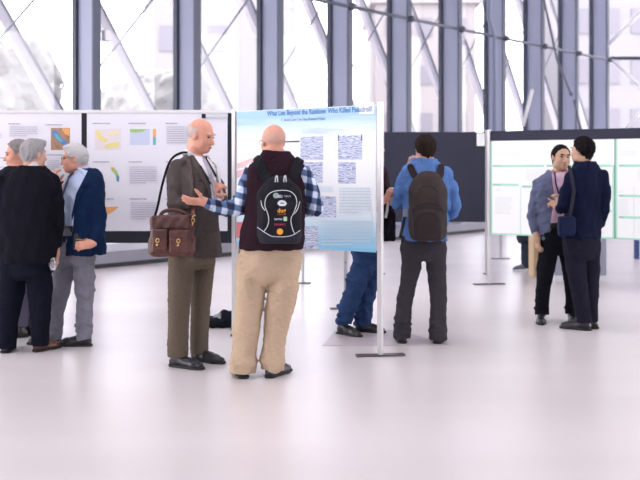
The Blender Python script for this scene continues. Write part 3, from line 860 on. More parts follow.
class P:
    def __init__(s, Y, fx, skin, label, h=.006):
        s.Y = Y; p = W(fx, 0, Y); p.z = 0
        s.root = empty('person', p); tag(s.root, label, 'person'); s.skin = skin
        s.b = F(h)
    def w(s, q): return W(q[0], q[1], s.Y + (q[2] if len(q) > 2 else 0))
    def secs(s, rows, ratio=.62, yaw=0):
        """rows: (py, pxL, pxR, dy[, ratio[, yaw]])"""
        out = []
        for r_ in rows:
            py, l, r, dy = r_[:4]; rt = r_[4] if len(r_) > 4 else ratio; ya = r_[5] if len(r_) > 5 else yaw
            y = s.Y + dy; c = W((l + r) / 2, py, y); hw = (r - l) / 2 / FPX * y
            rx = hw / math.sqrt(math.cos(math.radians(ya)) ** 2 + (rt * math.sin(math.radians(ya))) ** 2)
            out.append((c.z, c.x, c.y, rx, rx * rt, ya))
        return out
    def pts(s, q): return [s.w(a) for a in q]
    def head(s, q, yaw, pitch=0, roll=0, sc=1.0, neck=None, wide=1.0):
        s.hB = B = basis(yaw, pitch, roll); s.hc = c = np.array(s.w(q)); s.sc = sc
        g = lambda r, f, u: c + (B[0] * r + B[1] * f + B[2] * u) * sc
        s.g = g; b = s.b
        E = lambda o, r, k=.02, mode='add': b.ell(g(*o), np.array(r) * sc, B, k, mode)
        E((0, -.014, .032), (.076 * wide, .094, .088), .02)
        E((0, .028, -.03), (.062 * wide, .064, .082), .03)
        E((0, .058, -.088), (.03, .028, .022), .03)
        for sd in (-1, 1):
            E((sd * .036, .055, -.03), (.026, .026, .026), .02)
            E((sd * .079 * wide, -.004, -.004), (.008, .018, .031), .008)
            E((sd * .05 * wide, .015, -.07), (.02, .035, .02), .03)
        E((0, .079, .03), (.05, .012, .010), .015)
        for sd in (-1, 1): E((sd * .031, .098, .008), (.017, .016, .010), .012, 'sub')
        b.cone([g(0, .084, .012), g(0, .106, -.032)], [.008 * sc, .013 * sc], .012)
        for sd in (-1, 1): E((sd * .012, .094, -.036), (.008, .010, .007), .008)
        E((0, .084, -.064), (.023, .013, .010), .01)
        nk = neck or (q[0], q[1] + 22, q[2] if len(q) > 2 else 0)
        b.cone([g(0, -.03, -.05), s.w(nk)], [.056 * sc, .062 * sc], .025)
        return s
    def face(s, brow=None, glasses=False, mouth=True):
        g, B, sc = s.g, s.hB, s.sc
        def bead(name, o, r, m, k=1):
            f = F(.0025); f.ell(g(*o), np.array(r) * sc, B, 0); return f.run().obj(name, m, s.root)
        for sd in (-1, 1):
            bead('eye', (sd * .031, .078, .008), (.012, .0125, .006), eye_m)
            if brow: bead('eyebrow', (sd * .033, .089, .031), (.019, .006, .0055), brow)
        if mouth: bead('mouth', (0, .0935, -.064), (.021, .0062, .006), lip_m)
        if glasses:
            f = MB(); Bv = [Vector(b) for b in B]
            for sd in (-1, 1):
                pts = [Vector(g(sd * .034 + .024 * math.cos(a), .104 - .002 * abs(math.cos(a)), .006 + .017 * math.sin(a))) for a in np.linspace(0, 2 * math.pi, 17)]
                f.tube(pts, .0016, 5)
                f.tube([Vector(g(sd * .058, .100, .012)), Vector(g(sd * .084, .03, .014)), Vector(g(sd * .086, -.01, .006))], .0018, 5)
            f.tube([Vector(g(-.01, .104, .008)), Vector(g(.01, .104, .008))], .0018, 5)
            f.build('glasses', glasses if glasses is not True else glass_f, s.root, True)
    def hair(s, style, m, h=.004, wide=1.0, amp=.0022, seed=1, grow=.009):
        g, B, sc = s.g, s.hB, s.sc; f = F(h)
        n1 = np.array((0, .085, -.046)); n1 = n1 / np.linalg.norm(n1)
        n2 = np.array((0, .94, -1.0)); n2 = n2 / np.linalg.norm(n2)
        c0 = np.array((0, -.014, .032))
        def cut(n, pt): return (n[0], n[1], n[2], float(n @ (np.array(pt) - c0)) * sc)
        if style == 'short':
            cuts = [cut(n1, (0, .014, 0)), cut(n2, (0, .012, -.004))]
            f.ell(g(*c0), np.array((.076 * wide + grow, .094 + grow, .088 + grow)) * sc, B, 0, cuts=cuts)
            f.ell(g(0, -.058, -.035), np.array((.056, .040, .052)) * sc, B, .02)
        elif style == 'full':
            cuts = [cut(n1, (0, .030, 0)), cut(n2, (0, .03, -.02))]
            f.ell(g(*c0), np.array((.076 * wide + grow, .094 + grow, .088 + grow)) * sc, B, 0, cuts=cuts)
            f.ell(g(0, -.05, -.01), np.array((.070, .055, .065)) * sc, B, .03)
            f.ell(g(.01, .04, .10), np.array((.05, .05, .022)) * sc, B, .03)
        elif style == 'fringe':
            cuts = [cut(n1, (0, -.005, 0)), cut(n2, (0, .0, -.012)), (0, .25, .97, .045 * sc - .97 * .032 * sc + .0)]
            f.ell(g(*c0), np.array((.076 * wide + grow, .094 + grow, .088 + grow)) * sc, B, 0, cuts=cuts)
        f.noise(amp * 1.3, .026, seed, 14, (1, 1, .45)).noise(amp * 1.1, .011, seed + 5, 14, (1, 1, .25))
        return f.run().obj('hair', m, s.root)
    def hand(s, wrist, d, n, side=1, curl=.35, sc=1.0, spread=.1, thumb=.9, curls=None):
        """d: pointing direction, n: out of the back of the hand, side: +1/-1 which side the thumb is on"""
        d = np.array(Vector(d).normalized()); n = np.array(n, float); n = n - d * (n @ d); n = n / np.linalg.norm(n)
        l = np.cross(d, n) * side; w0 = np.array(wrist, float); b = s.b
        q = lambda a, e, f_: w0 + (d * a + l * e + n * f_) * sc
        B = np.array([l, d, n])
        b.box(q(.05, 0, 0), np.array((.038, .048, .013)) * sc, B, .012 * sc, .012)
        b.cone([q(-.02, 0, 0), q(.02, 0, 0)], [.027 * sc, .027 * sc], .02)
        for i, (ln, e) in enumerate(((.068, .029), (.076, .010), (.070, -.010), (.055, -.028))):
            cu = curls[i] if curls else curl * (1 + .12 * i); p = q(.09 if i != 3 else .082, e, 0); pts = [p - d * .02 * sc, p]; ang = 0
            sp = e / .029 * spread
            for k, fr in enumerate((.45, .32, .23)):
                ang += cu
                dd = d * math.cos(ang) - n * math.sin(ang) + l * sp * math.cos(ang)
                p = p + dd * ln * fr * sc; pts.append(p)
            b.cone(pts, np.array((.0095, .0092, .0085, .008, .007)) * sc, .004)
        p0 = q(.02, .028, -.004); t1 = (l * math.sin(thumb) + d * math.cos(thumb) - n * .35); t1 = t1 / np.linalg.norm(t1)
        t2 = l * math.sin(thumb * .6) + d * math.cos(thumb * .6) - n * .45; t2 = t2 / np.linalg.norm(t2)
        p1 = p0 + t1 * .042 * sc; p2 = p1 + t2 * .03 * sc; p3 = p2 + t2 * .022 * sc
        b.cone([q(.015, .012, 0), p0, p1, p2, p3], np.array((.014, .0135, .011, .0095, .008)) * sc, .01)
    def body(s, torso, legs, arms, yaw=0, leg_r=.055):
        b = s.b; b.loft(torso, .042, .03)
        for L in legs:
            P_ = s.pts([q[:3] for q in L]); rs = [q[3] * .72 for q in L]; rs[-1] = .033; b.cone(P_, rs, .02)
        for A in arms:
            P_ = s.pts([q[:3] for q in A]); rs = [max(q[3] - .03, .022) for q in A]; rs[-1] = rs[-2] = .026; b.cone(P_, rs, .02)
        b.run(); s.body_o = b.obj('body', s.skin, s.root)
    def shoe(s, leg, heel, toe, m=None, sc=1.0, zoff=0.0, sole=None, heelup=0.0):
        """heel, toe: (px, py) of the sole on the floor"""
        m = m or black_shoe
        def fl(q):
            Y = FPX * CH / (q[1] - HZ); v = W(q[0], q[1], Y); v.z = 0; return v
        a = fl(heel); b_ = fl(toe); d = (b_ - a); d.z = 0; d.normalize(); L = .285 * sc
        a = s.w(leg[-1][:3]); a.z = 0; a -= d * (L * .24)
        s_ = Vector((d.y, -d.x, 0)); z = Vector((0, 0, 1)); hz = z * zoff
        f = F(.005)
        pt = lambda t, e, u: np.array(a + d * (L * t) + s_ * e + z * u + hz)
        f.cone([pt(.13, 0, .040), pt(.45, 0, .036), pt(.72, .004, .029), pt(.89, .004, .024)], [.034, .034, .040, .028], .02)
        f.cone([pt(.2, 0, .05), pt(.23, 0, .09)], [.036, .036], .02)
        f.cone([pt(.25, 0, .07), pt(.55, 0, .045)], [.036, .030], .03)
        f.half(pt(0, 0, .014), (0, 0, -1)); f.noise(.0012, .05, 3)
        o = f.run().obj('shoe', m, s.root)
        g = F(.005)
        fn_pts = [pt(.13, 0, .012), pt(.45, 0, .012), pt(.72, .004, .012), pt(.9, .004, .012)]
        g.cone(fn_pts, [.040, .040, .047, .036], .02); g.half(pt(0, 0, .001 ), (0, 0, -1)); g.half(pt(0, 0, .02), (0, 0, 1))
        g.run().obj('sole', sole or sole_m, o)
        return a, d
def garment(p, name, m, torso=None, limbs=(), h=.006, amp=.004, wl=.12, seed=0, shrink=0, carves=(), k=.03, squash=(1, 1, .6), pq=2.3, fine=.0012, extra=None):
    f = F(h)
    if torso: f.loft(torso, shrink, k, pq)
    for L, cap in limbs:
        f.cone(p.pts([q[:3] for q in L]), [q[3] for q in L], (.018 if cap == 'z' else .012), cap)
    if extra: extra(f)
    f.noise(amp, wl, seed, 9, squash)
    if fine: f.noise(fine, .035, seed + 9, 9)
    f.run()
    for c in carves: f.carve(*c)
    o = f.obj(name, m, p.root)
    return f, o
def hips(secs):
    """rounds the bottom of a hip loft into the legs"""
    secs = [tuple(q) for q in secs]; z, x, y, rx, ry, ya = min(secs); secs.remove(min(secs))
    rest = [(a, b, c, d, min(e, ry), f) for a, b, c, d, e, f in secs]; r0 = min(ry, .125)
    secs = rest + [(z + .05, x, y, rx, (ry + r0) / 2, ya), (z, x, y, rx * .985, r0, ya)]; ry = r0
    return list(secs) + [(z - .015, x, y, rx * .93, ry * .95, ya), (z - .03, x, y, rx * .8, ry * .85, ya), (z - .042, x, y, rx * .6, ry * .66, ya)]
def folds(f, pts, r, n, seed=0, amp=.006):
    """small soft ridges wrapped round a limb point, as cloth bunches there"""
    rng = random.Random(seed)
    for i in range(n):
        t = i / max(1, n - 1); c = Vector(pts[0]).lerp(Vector(pts[1]), t) + Vector((rng.uniform(-.006, .006), 0, .028))
        e = (Vector(pts[1]) - Vector(pts[0])).normalized()
        tl = Vector((rng.uniform(-.3, .3), rng.uniform(-.3, .3), 1)).normalized()
        B = np.array(Matrix.Rotation(rng.uniform(-.35, .35), 3, 'Y') @ Matrix.Rotation(rng.uniform(-.3, .3), 3, 'X'))
        f.ell(c, (r + amp * .6, r + amp * .6, .008), B, .012)

# ============ man in the grey suit with the leather satchel (D)
D = P(6.66, 193, skin_r, 'bald older man in a grey suit with a brown satchel, facing the vest')
suit = cloth('grey suit wool', (.078, .064, .064), bscale=500)
suit_t = cloth('brown grey trouser wool', (.125, .10, .078), bscale=400, var=.15)
tj = D.secs([(157, 184, 207, .02, .8), (163, 172, 214, .02, .72), (172, 166, 219, .01, .68), (190, 166, 221, .0, .68), (208, 168, 219, .0, .7), (225, 170, 218, .01, .74), (243, 172, 221, .01, .76), (255, 174, 222, .01, .76)], yaw=58)
rarm = [(178.5, 167, -.12, .058), (176, 188, -.17, .055), (174, 204, -.19, .052), (190, 203, -.22, .045), (208, 198, -.16, .035), (214, 194, -.14, .028)]
larm = [(205, 168, .15, .055), (218, 186, .18, .05), (222, 202, .12, .048), (219, 196, .03, .036), (217, 192, 0.0, .030)]
rleg = [(184, 238, -.07, .102), (182, 262, -.08, .098), (179, 300, -.08, .082), (177.5, 356, -.06, .077)]
lleg = [(203, 238, .09, .10), (204, 262, .10, .088), (201, 300, .12, .074), (199, 353, .14, .066)]
D.head((201, 136, .0), 112, -14, sc=1.04, neck=(193, 163, .02))
D.hand(D.w((209.5, 194, -.165)), (.72, .2, .72), (-.3, -.8, .4), 1, .65, 1.0)
D.hand(D.w((220, 195, -.05)), (-.1, -.55, .8), (.8, .1, .3), -1, .6, 1.0)
D.body(tj, [rleg, lleg], [rarm, larm])
D.face(mat('white hair', (.48, .40, .38), .8))
D.hair('fringe', mat('white hair', (.48, .40, .38), .8), grow=.004, amp=.0008)
V_ = [(189, 150), (197, 151), (210, 172), (214, 196), (222, 200), (216, 160), (208, 150), (196, 146)]
jf, jo = garment(D, 'jacket', suit, tj, [(rarm[:-1], 'end'), (larm[:-1], 'end')], amp=.004, seed=3,
                 carves=[(V_, .02)])
patch_obj(jf, 'shirt', white_shirt, D.root, off=.001, t=.004, poly=[(187, 149), (197, 146), (209, 150), (224, 166), (224, 202), (213, 202), (206, 178)])
patch_obj(jf, 'lapel', cloth('grey suit wool', ()), D.root, off=.004, t=.004, poly=[(189, 152), (193, 154), (209, 178), (212, 196), (209, 196), (203, 180), (198, 181), (200, 176), (193, 165)])
cf = F(.004); cf.cone([D.w((192.5, 158, .02)), D.w((195, 152, .01))], [.075, .068], 0, 'end'); cf.noise(.001, .05, 2)
cf.run().obj('collar', white_shirt, D.root)
tie_m = cloth('pale grey tie silk', (.38, .38, .45), rough=.5)
patch_obj(jf, 'tie', tie_m, D.root, off=.006, t=.005, line=[(204.5, 160), (209, 170), (214, 186), (216, 200)], w=1.9)
blk = cloth('black webbing', (.012, .012, .016)); brown_l = mat('brown leather', (.085, .024, .017), .35, bump=.35, bscale=60, var=.35, vscale=14)
patch_obj(jf, 'lanyard', blk, D.root, off=.009, t=.004, line=[(206, 158), (213, 170), (216, 176)], w=.7)
patch_obj(jf, 'lanyard', blk, D.root, off=.009, t=.004, line=[(201, 166), (207, 178), (211, 184)], w=.6)
cu = F(.004); cu.cone([D.w((205, 199, -.16)), D.w((210.5, 197, -.158))], [.036, .034], 0, 'end'); cu.run().obj('cuff', white_shirt, D.root)
patch_obj(jf, 'pocket_flap', suit, D.root, off=.003, t=.004, poly=[(203, 226), (219, 225), (219, 230), (203, 231)])
def dx(f):
    folds(f, (D.w((177.5, 350, -.06)), D.w((177.8, 342, -.06))), .074, 2, 4)
tf, to = garment(D, 'trousers', suit_t, hips(D.secs([(233, 172, 217, .01, .78), (250, 171, 219, .01, .78), (262, 169, 217, .01, .8)], yaw=58)), [(rleg, 'z'), (lleg, 'z')], amp=.0035, wl=.13, seed=5, squash=(1, 1, .25), fine=.0012, extra=dx)
D.shoe(rleg, (170, 362), (200, 365.5), sc=1.08); D.shoe(lleg, (192, 357), (226, 361), sc=1.08)
# satchel
sat = empty('satchel', D.w((172, 236, -.32))); tag(sat, 'brown leather satchel with two buckled pockets, at the hip of the grey-suited man', 'bag')
By = D.Y - .33; Bb = basis(0, 0, 1.5)
c = W(172, 235, By); f = F(.005); f.box(c, (.150, .055, .140), Bb, .03); f.box(W(172.5, 246, By), (.160, .062, .07), Bb, .04, .03)
f.noise(.003, .09, 8).run(); bo = f.obj('body', brown_l, sat); sf = f
patch_obj(sf, 'flap', mat('dark brown leather', (.065, .018, .013), .35, bump=.35, bscale=60, var=.35, vscale=14), sat, off=.006, t=.005, poly=[(152, 216), (193, 214.5), (193.5, 227), (184, 229), (172, 228), (160, 229), (151, 228)])
brass = mat('brass', (.75, .52, .22), .3, 1)
for (x0, x1, y0, y1, bx) in ((152.5, 167.5, 229.5, 251, 157.5), (169.5, 189.5, 230, 253, 178.5)):
    x, y, z = W((x0 + x1) / 2, (y0 + y1) / 2, By - .085)
    g = F(.004); g.box((x, y, z), ((x1 - x0) / 2 / FPX * By, .028, (y1 - y0) / 2 / FPX * By), Bb, .016); g.noise(.002, .05, 4).run(); po = g.obj('pocket', brown_l, sat)
    patch_obj(g, 'pocket_flap', mat('dark brown leather', ()), po, off=.004, t=.004, poly=[(x0, y0 + .5), (x1, y0 + .5), (x1 + .3, y0 + 7), (bx + 3, y0 + 9), (bx - 3, y0 + 9), (x0 - .2, y0 + 7)])
    yb = By - .125
    b = MB()
    ring = [W(bx + 1.7 * math.cos(a), y0 + 11 + 2 * math.sin(a), yb) for a in np.linspace(0, 2 * math.pi, 13)]
    b.tube(ring, .0035, 6).ball(W(bx - .4, y0 + 15.3, yb), .0085, 10)
    b.build('buckle', brass, po, True)
MB().tube(smooth_path([W(160, 216, By), W(164, 211.5, By), W(173, 210, By), W(182, 211.5, By), W(187, 216, By)]), .013, 8, ((0, 1, 0), .6)).build('handle', mat('dark brown leather', ()), sat, True)
st = smooth_path([W(154.5, 217, By - .01), W(157.5, 207, By + .02), W(162, 186, By + .09), W(167.5, 167, D.Y - .2), W(173, 157.5, D.Y - .16), W(181, 153, D.Y - .11), W(187.5, 152.5, D.Y - .13)])
MB().tube(st, .009, 8, ((0, 1, 0), .35)).build('strap', blk, sat, True)
patch_obj(jf, 'strap_front', mat('dark strap leather', (.035, .012, .014), .5), sat, off=.008, t=.005, line=[(184, 153), (189, 162), (191.5, 178), (192.5, 196)], w=2.2)
MB().tube([D.w((193, 205, -.235)), W(193.2, 218, By - .03)], .013, 8, ((0, 1, 0), .35)).build('strap_end', brown_l, sat, True)
ring = [W(193 + 1.6 * math.cos(a), 220.5 + 2.4 * math.sin(a), By - .05) for a in np.linspace(0, 2 * math.pi, 13)]
MB().tube(ring, .004, 6).tube([W(193, 222, By - .05), W(191.5, 227, By - .05)], .006, 6).tube([W(192, 217, By - .05), W(195.5, 215, By - .05)], .005, 6).build('clasp', brass, sat, True)

# ============ man in the vest with the black backpack (E)
E = P(6.27, 262, skin_r, 'bald man in dark vest, plaid shirt and khaki trousers, seen from behind, reaching left')
vest_m = cloth('dark plum fleece', (.026, .012, .018), bump=.5, bscale=150)
pl_m = plaid('blue white plaid'); khaki = cloth('khaki cotton', (.50, .38, .27), bscale=350, var=.08)
tv = E.secs([(151, 264, 289, .0, .9), (156, 260, 293, .0, .75), (162, 252, 301, 0, .55), (170, 247, 308, 0, .52), (185, 246, 308, 0, .56), (205, 246, 305, 0, .62), (225, 243, 305, 0, .66), (240, 241, 304, 0, .68), (249, 240, 303, 0, .68)], yaw=-8)
la = [(252, 172, .0, .062), (246, 190, -.01, .064), (239, 207, .02, .060), (224, 209, .02, .052), (208, 203.5, -.04, .036), (203, 201, -.05, .028)]
ra = [(303, 174, .0, .062), (310, 192, .02, .064), (315, 207, .06, .058), (303, 211, .19, .045), (290, 205, .24, .034)]
ll = [(253, 258, 0, .100), (250.5, 285, 0, .104), (247, 328, .0, .094), (243.5, 355, .0, .086), (243, 362, .0, .096), (243, 366, 0, .084), (242.5, 372, .0, .086)]
rl = [(286, 258, 0, .100), (284, 285, .0, .106), (276, 328, .03, .086), (273, 354, .02, .078), (272.5, 361, .02, .088), (272.5, 365, .02, .076), (272.5, 370, .02, .080)]
E.head((273, 142, .02), -28, -4, sc=1.0, neck=(275.5, 162, 0))
E.hand(E.w((205, 202, -.045)), (-.97, -.1, .06), (.05, -.55, -.8), 1, .10, .98, spread=.28, thumb=1.15)
E.hand(E.w((290, 205, .24)), (-.6, .7, .2), (0, .3, .9), 1, .4)
E.body(tv, [ll, rl], [la, ra])
E.face(None, glass_f, mouth=False)
E.hair('fringe', mat('grey stubble', (.57, .33, .26), .8), grow=.003, amp=.0008)
vf, vo = garment(E, 'vest', vest_m, tv, amp=.005, seed=11, squash=(1, 1, .4))
vc = F(.005); vc.cone([E.w((276, 161, 0)), E.w((275, 152.5, .0))], [.094, .078], 0, 'end'); vc.noise(.002, .06, 3); vc.run().obj('vest_collar', vest_m, E.root)
def ex(f):
    folds(f, (E.w((241, 205, .015)), E.w((231, 209, .02))), .05, 3, 2)
sf2, so = garment(E, 'shirt', pl_m, E.secs([(160, 262, 292, 0, .6), (175, 255, 301, 0, .5), (200, 253, 299, 0, .5)], yaw=-8), [(la[:-1], 'end'), (ra, 'end')], amp=.006, wl=.09, seed=12, extra=ex)
cu = F(.004); cu.cone([E.w((210, 204.5, -.035)), E.w((205.5, 202.5, -.045))], [.039, .037], 0, 'end'); cu.run().obj('cuff', pl_m, E.root)
def ek(f):
    pass
kf, ko = garment(E, 'trousers', khaki, hips(E.secs([(244, 243, 299, 0, .64), (258, 239, 301, 0, .66), (268, 238, 301, 0, .68), (277, 238, 300, 0, .7)], yaw=-8)), [(ll, 'z'), (rl, 'z')], amp=.006, wl=.12, seed=13, squash=(1, 1, .45), fine=.002, extra=ek)
patch_obj(kf, 'back_pocket', khaki, E.root, off=.003, t=.003, poly=[(278, 258), (294, 258.5), (294, 261), (278, 260.5)])
grey_shoe = mat('grey black shoe leather', (.035, .042, .055), .35)
E.shoe(ll, (241, 379.5), (233, 371), grey_shoe); E.shoe(rl, (270, 380), (291, 372.5), grey_shoe)
# backpack
bp = empty('backpack', E.w((279, 212, -.26))); tag(bp, 'black backpack with white piping and printed logos, worn by the bald man', 'backpack')
bk = cloth('black nylon', (.013, .013, .018), bscale=400, rough=.7); bk2 = cloth('dark grey nylon', (.028, .030, .042), bscale=400, rough=.7)
Yb = E.Y - .215; Bk = basis(-8)
f = F(.005); f.box(W(279.5, 215, Yb), (.150, .062, .185), Bk, .06, .02); f.ell(W(279.5, 195, Yb), (.125, .064, .13), Bk, .05)
f.box(W(279.5, 222, Yb - .045), (.125, .05, .130), Bk, .045, .04); f.noise(.003, .12, 3).run(); bo = f.obj('body', bk, bp); bf = f
bvh = bvh_of(bo)
def bline(pts, name, m, r, parent, flat=None, lift=.0):
    q = [hit(bvh, x, y, lift) for x, y in [(a.x, a.y) for a in smooth_path([(x, y, 0) for x, y in pts], 6)]]
    q = [a for a in q if a is not None]
    if len(q) > 1: return MB().tube(q, r, 6).build(name, m, parent, True)
pipe_m = mat('reflective white piping', (.66, .68, .74), .4)
for L in ([(263.3, 232), (267, 227), (268.8, 220), (267.5, 213), (265, 206), (266, 198), (271, 192.5), (279, 190.5), (289, 191), (295, 195.5), (296.8, 203), (294, 212), (291, 219), (292, 227), (294.7, 234)],
          [(261, 200.5), (262, 206), (265, 210.5)], [(300, 201), (297.5, 209), (294, 214)],
          [(256.5, 226.5), (265, 232.5), (273.5, 236.5), (290, 236), (300, 230.5)]):
    bline(L, 'piping', pipe_m, .0028, bo)
patch_obj(bf, 'lower_pocket', bk2, bo, off=.006, t=.006, poly=[(258, 229), (265, 234), (274, 238), (290, 238), (301, 232), (300, 244), (259, 244)])
for xx in (276.5, 285): 
    MB().tube(smooth_path([W(xx - 1.2, 182, Yb - .05), W(xx - .9, 177.5, Yb - .06), W(xx + .5, 176, Yb - .06), W(xx + 1.3, 182, Yb - .05)]), .004, 6).build('zip_pull', pipe_m, bo, True)
patch_obj(vf, 'shoulder_strap', bk, bp, off=.010, t=.007, line=[(258, 160), (262, 170), (270, 184)], w=5)
patch_obj(vf, 'shoulder_strap', bk, bp, off=.010, t=.007, line=[(299, 161), (296, 171), (288, 185)], w=5)
def logo(body, cx, cy, size, m, name, bold=True, width=None, shear=0):
    k = FPX / Yb
    def xf(x, y, z):
        q = hit(bvh, cx + x * k, cy - y * k, .0028 + z)
        return q if q is not None else W(cx + x * k, cy - y * k, Yb - .12)
    return text_mesh(body, size, xf, name, m, bo, bold, shear, width=width)
def decal(pts, m, name, lift=.0025):
    q = [hit(bvh, x, y, lift) for x, y in pts]; q = [a for a in q if a is not None]
    if len(q) > 2: return MB().prism(q, (0, -.001, 0)).build(name, m, bo)
def circ(cx, cy, rx, ry, n=20): return [(cx + rx * math.cos(2 * math.pi * i / n), cy + ry * math.sin(2 * math.pi * i / n)) for i in range(n)]
wp = mat('white logo print', (.62, .66, .72), .6); op = mat('orange logo print', (.85, .36, .03), .6); gp = mat('grey green logo print', (.25, .36, .36), .6)
decal(circ(276, 195.5, 3.0, 2.8), gp, 'logo_emblem'); logo('GEO', 280, 196.5, .026, wp, 'logo_text', width=.032); logo('VISION', 287.3, 196.3, .018, mat('violet grey logo print', (.36, .33, .46), .6), 'logo_text', width=.045)
decal([(277.2, 203.5), (279, 200.8), (282, 200), (285, 201), (287, 203.5), (285, 206), (279.5, 206)], wp, 'logo_emblem'); decal([(280, 203.6), (284.4, 203.6), (283.6, 202.6), (280.6, 202.6)], bk, 'logo_mark', .004)
logo('dug', 281.6, 210.6, .042, op, 'logo_text', width=.058); logo('technology', 281.6, 214.3, .012, mat('red logo print', (.45, .10, .04), .6), 'logo_text', width=.06)
logo('terrex', 278.3, 219, .022, wp, 'logo_text', width=.055); decal([(283.5, 216.8), (287, 216.8), (287, 221), (283.5, 221)], mat('mint logo print', (.45, .62, .48), .6), 'logo_mark')
logo('SEISMIC', 280, 224.6, .018, mat('crimson logo print', (.38, .02, .10), .6), 'logo_text', width=.078)
decal(circ(280, 231.6, 3.1, 3.1), op, 'logo_emblem')

# ============ young man with the brown backpack (G)
G = P(7.5, 421, skin_m, 'young man in a blue shirt with a dark brown backpack, seen from behind')
blue = cloth('blue cotton', (.10, .205, .47), bscale=300, var=.12); tg = cloth('charcoal trouser cotton', (.048, .042, .052), bscale=400, var=.15)
ts = G.secs([(158, 414, 435, 0, .8), (163, 409, 441, 0, .62), (169, 402, 449, 0, .5), (180, 400, 452, 0, .52), (200, 403, 450, 0, .56), (225, 402, 447, 0, .62), (240, 401, 446, 0, .66)], yaw=0)
ga = [(406, 175, 0, .056), (400, 190, .02, .053), (398, 203, .08, .050), (402, 188, .17, .042), (408, 173, .14, .031), (409.5, 168, .12, .028)]
gb = [(446, 175, 0, .056), (452, 190, .01, .053), (455, 207, .03, .049), (453, 214, .12, .040), (447, 217, .2, .030), (440, 216, .24, .028)]
gl = [(412, 248, 0, .088), (411, 268, 0, .084), (405, 300, .0, .064), (402, 330, .02, .068), (402, 338, .02, .070)]
gr = [(435, 248, 0, .088), (436.5, 268, 0, .080), (438.5, 300, .0, .068), (438, 330, .0, .074), (438, 339, .0, .076)]
G.head((425, 149.5, .02), -14, -3, sc=.95, neck=(425, 168, 0))
G.hand(G.w((409.5, 169, .12)), (.32, 0, .95), (-.2, -1, .1), 1, .5, .92)
G.hand(G.w((446, 217, .2)), (-.8, .5, .1), (.2, -.2, .9), 1, .5, .92)
G.body(ts, [gl, gr], [ga, gb])
G.face(mat('brown hair', (.024, .014, .010), .7, spec=.12)); G.hair('short', mat('brown hair', (.024, .014, .010), .7, spec=.12), grow=.014, amp=.003)
gsf, _ = garment(G, 'shirt', blue, ts, [(ga[:-1], 'end'), (gb[:-1], 'end')], amp=.006, wl=.09, seed=21)
vc = F(.004); vc.cone([G.w((425, 167, .0)), G.w((425, 159.5, .01))], [.084, .070], 0, 'end'); vc.run().obj('collar', blue, G.root)
def gx(f):
    folds(f, (G.w((402.8, 322, .015)), G.w((402.5, 334, .02))), .069, 3, 8); folds(f, (G.w((437.8, 322, 0)), G.w((437.5, 334, .0))), .071, 3, 9)
gtf, _ = garment(G, 'trousers', tg, hips(G.secs([(236, 402, 445, 0, .62), (248, 401, 446, 0, .64), (255, 401, 446, 0, .66)])), [(gl, 'z'), (gr, 'z')], amp=.004, wl=.10, seed=22, squash=(1, 1, .35), extra=gx)
G.shoe(gl, (400.5, 345), (396, 337)); G.shoe(gr, (439, 346), (446, 338))
gp_ = empty('backpack', G.w((428, 208, -.22))); tag(gp_, 'dark brown backpack with arched front pocket on the back of the young man in blue', 'backpack')
bn = cloth('brown nylon', (.052, .040, .040), bscale=350, rough=.8); bn2 = cloth('dark brown nylon', (.036, .027, .029), bscale=350, rough=.8); bn3 = mat('black zip', (.01, .01, .012), .6)
Yg_ = G.Y - .20
f = F(.005); f.box(W(428, 213, Yg_), (.155, .075, .22), None, .07, .02); f.ell(W(428, 188, Yg_), (.135, .08, .14), None, .06)
f.box(W(427.5, 224, Yg_ - .07), (.115, .045, .140), None, .045, .03); f.box(W(428, 202, Yg_ - .05), (.12, .05, .10), None, .05, .04)
f.noise(.004, .12, 6).run(); go = f.obj('body', bn, gp_); gf = f; bvh = bvh_of(go)
patch_obj(gf, 'front_pocket', bn2, go, off=.004, t=.004, poly=[(415, 240), (414, 224), (417, 216), (423, 212.5), (432, 212.5), (438, 216), (441, 224), (440, 240)])
patch_obj(gf, 'middle_pocket', bn2, go, off=.003, t=.004, poly=[(413, 211), (416, 205), (423, 202.5), (433, 202.5), (440, 205), (443, 211), (438, 210), (428, 208), (418, 210)])
def gline(pts, name, m, r):
    q = [hit(bvh, a.x, a.y, .003) for a in smooth_path([(x, y, 0) for x, y in pts], 6)]; q = [a for a in q if a is not None]
    if len(q) > 1: MB().tube(q, r, 6).build(name, m, go, True)
gline([(414.5, 238), (414, 224), (417, 216), (423, 212), (432, 212), (438, 216), (441, 224), (440.5, 238)], 'zip', bn3, .006)
gline([(412, 214), (415, 206), (422, 202.5), (434, 202.5), (441, 206), (444, 214)], 'zip', bn3, .005)
gline([(417, 193), (420, 187.5), (426, 185.5), (434, 187), (438, 192)], 'zip', bn3, .006)
gline([(431, 222), (431, 232)], 'zip_pull', bn3, .005)
patch_obj(gsf, 'shoulder_strap', bn2, gp_, off=.010, t=.007, line=[(410.5, 167), (413, 173), (418, 180)], w=3.4)
patch_obj(gsf, 'shoulder_strap', bn2, gp_, off=.010, t=.007, line=[(441, 167), (440.5, 174), (437, 181)], w=3.4)
MB().tube(smooth_path([G.w((405, 214, -.13)), G.w((403, 225, -.12)), G.w((400, 238, -.1))]), .012, 8, ((0, 1, 0), .3)).build('side_strap', bn3, gp_, True)
MB().box(G.w((405.5, 213, -.14)), (.035, .02, .06)).build('strap_buckle', mat('grey buckle', (.35, .35, .38), .5), gp_, bevel=.004)

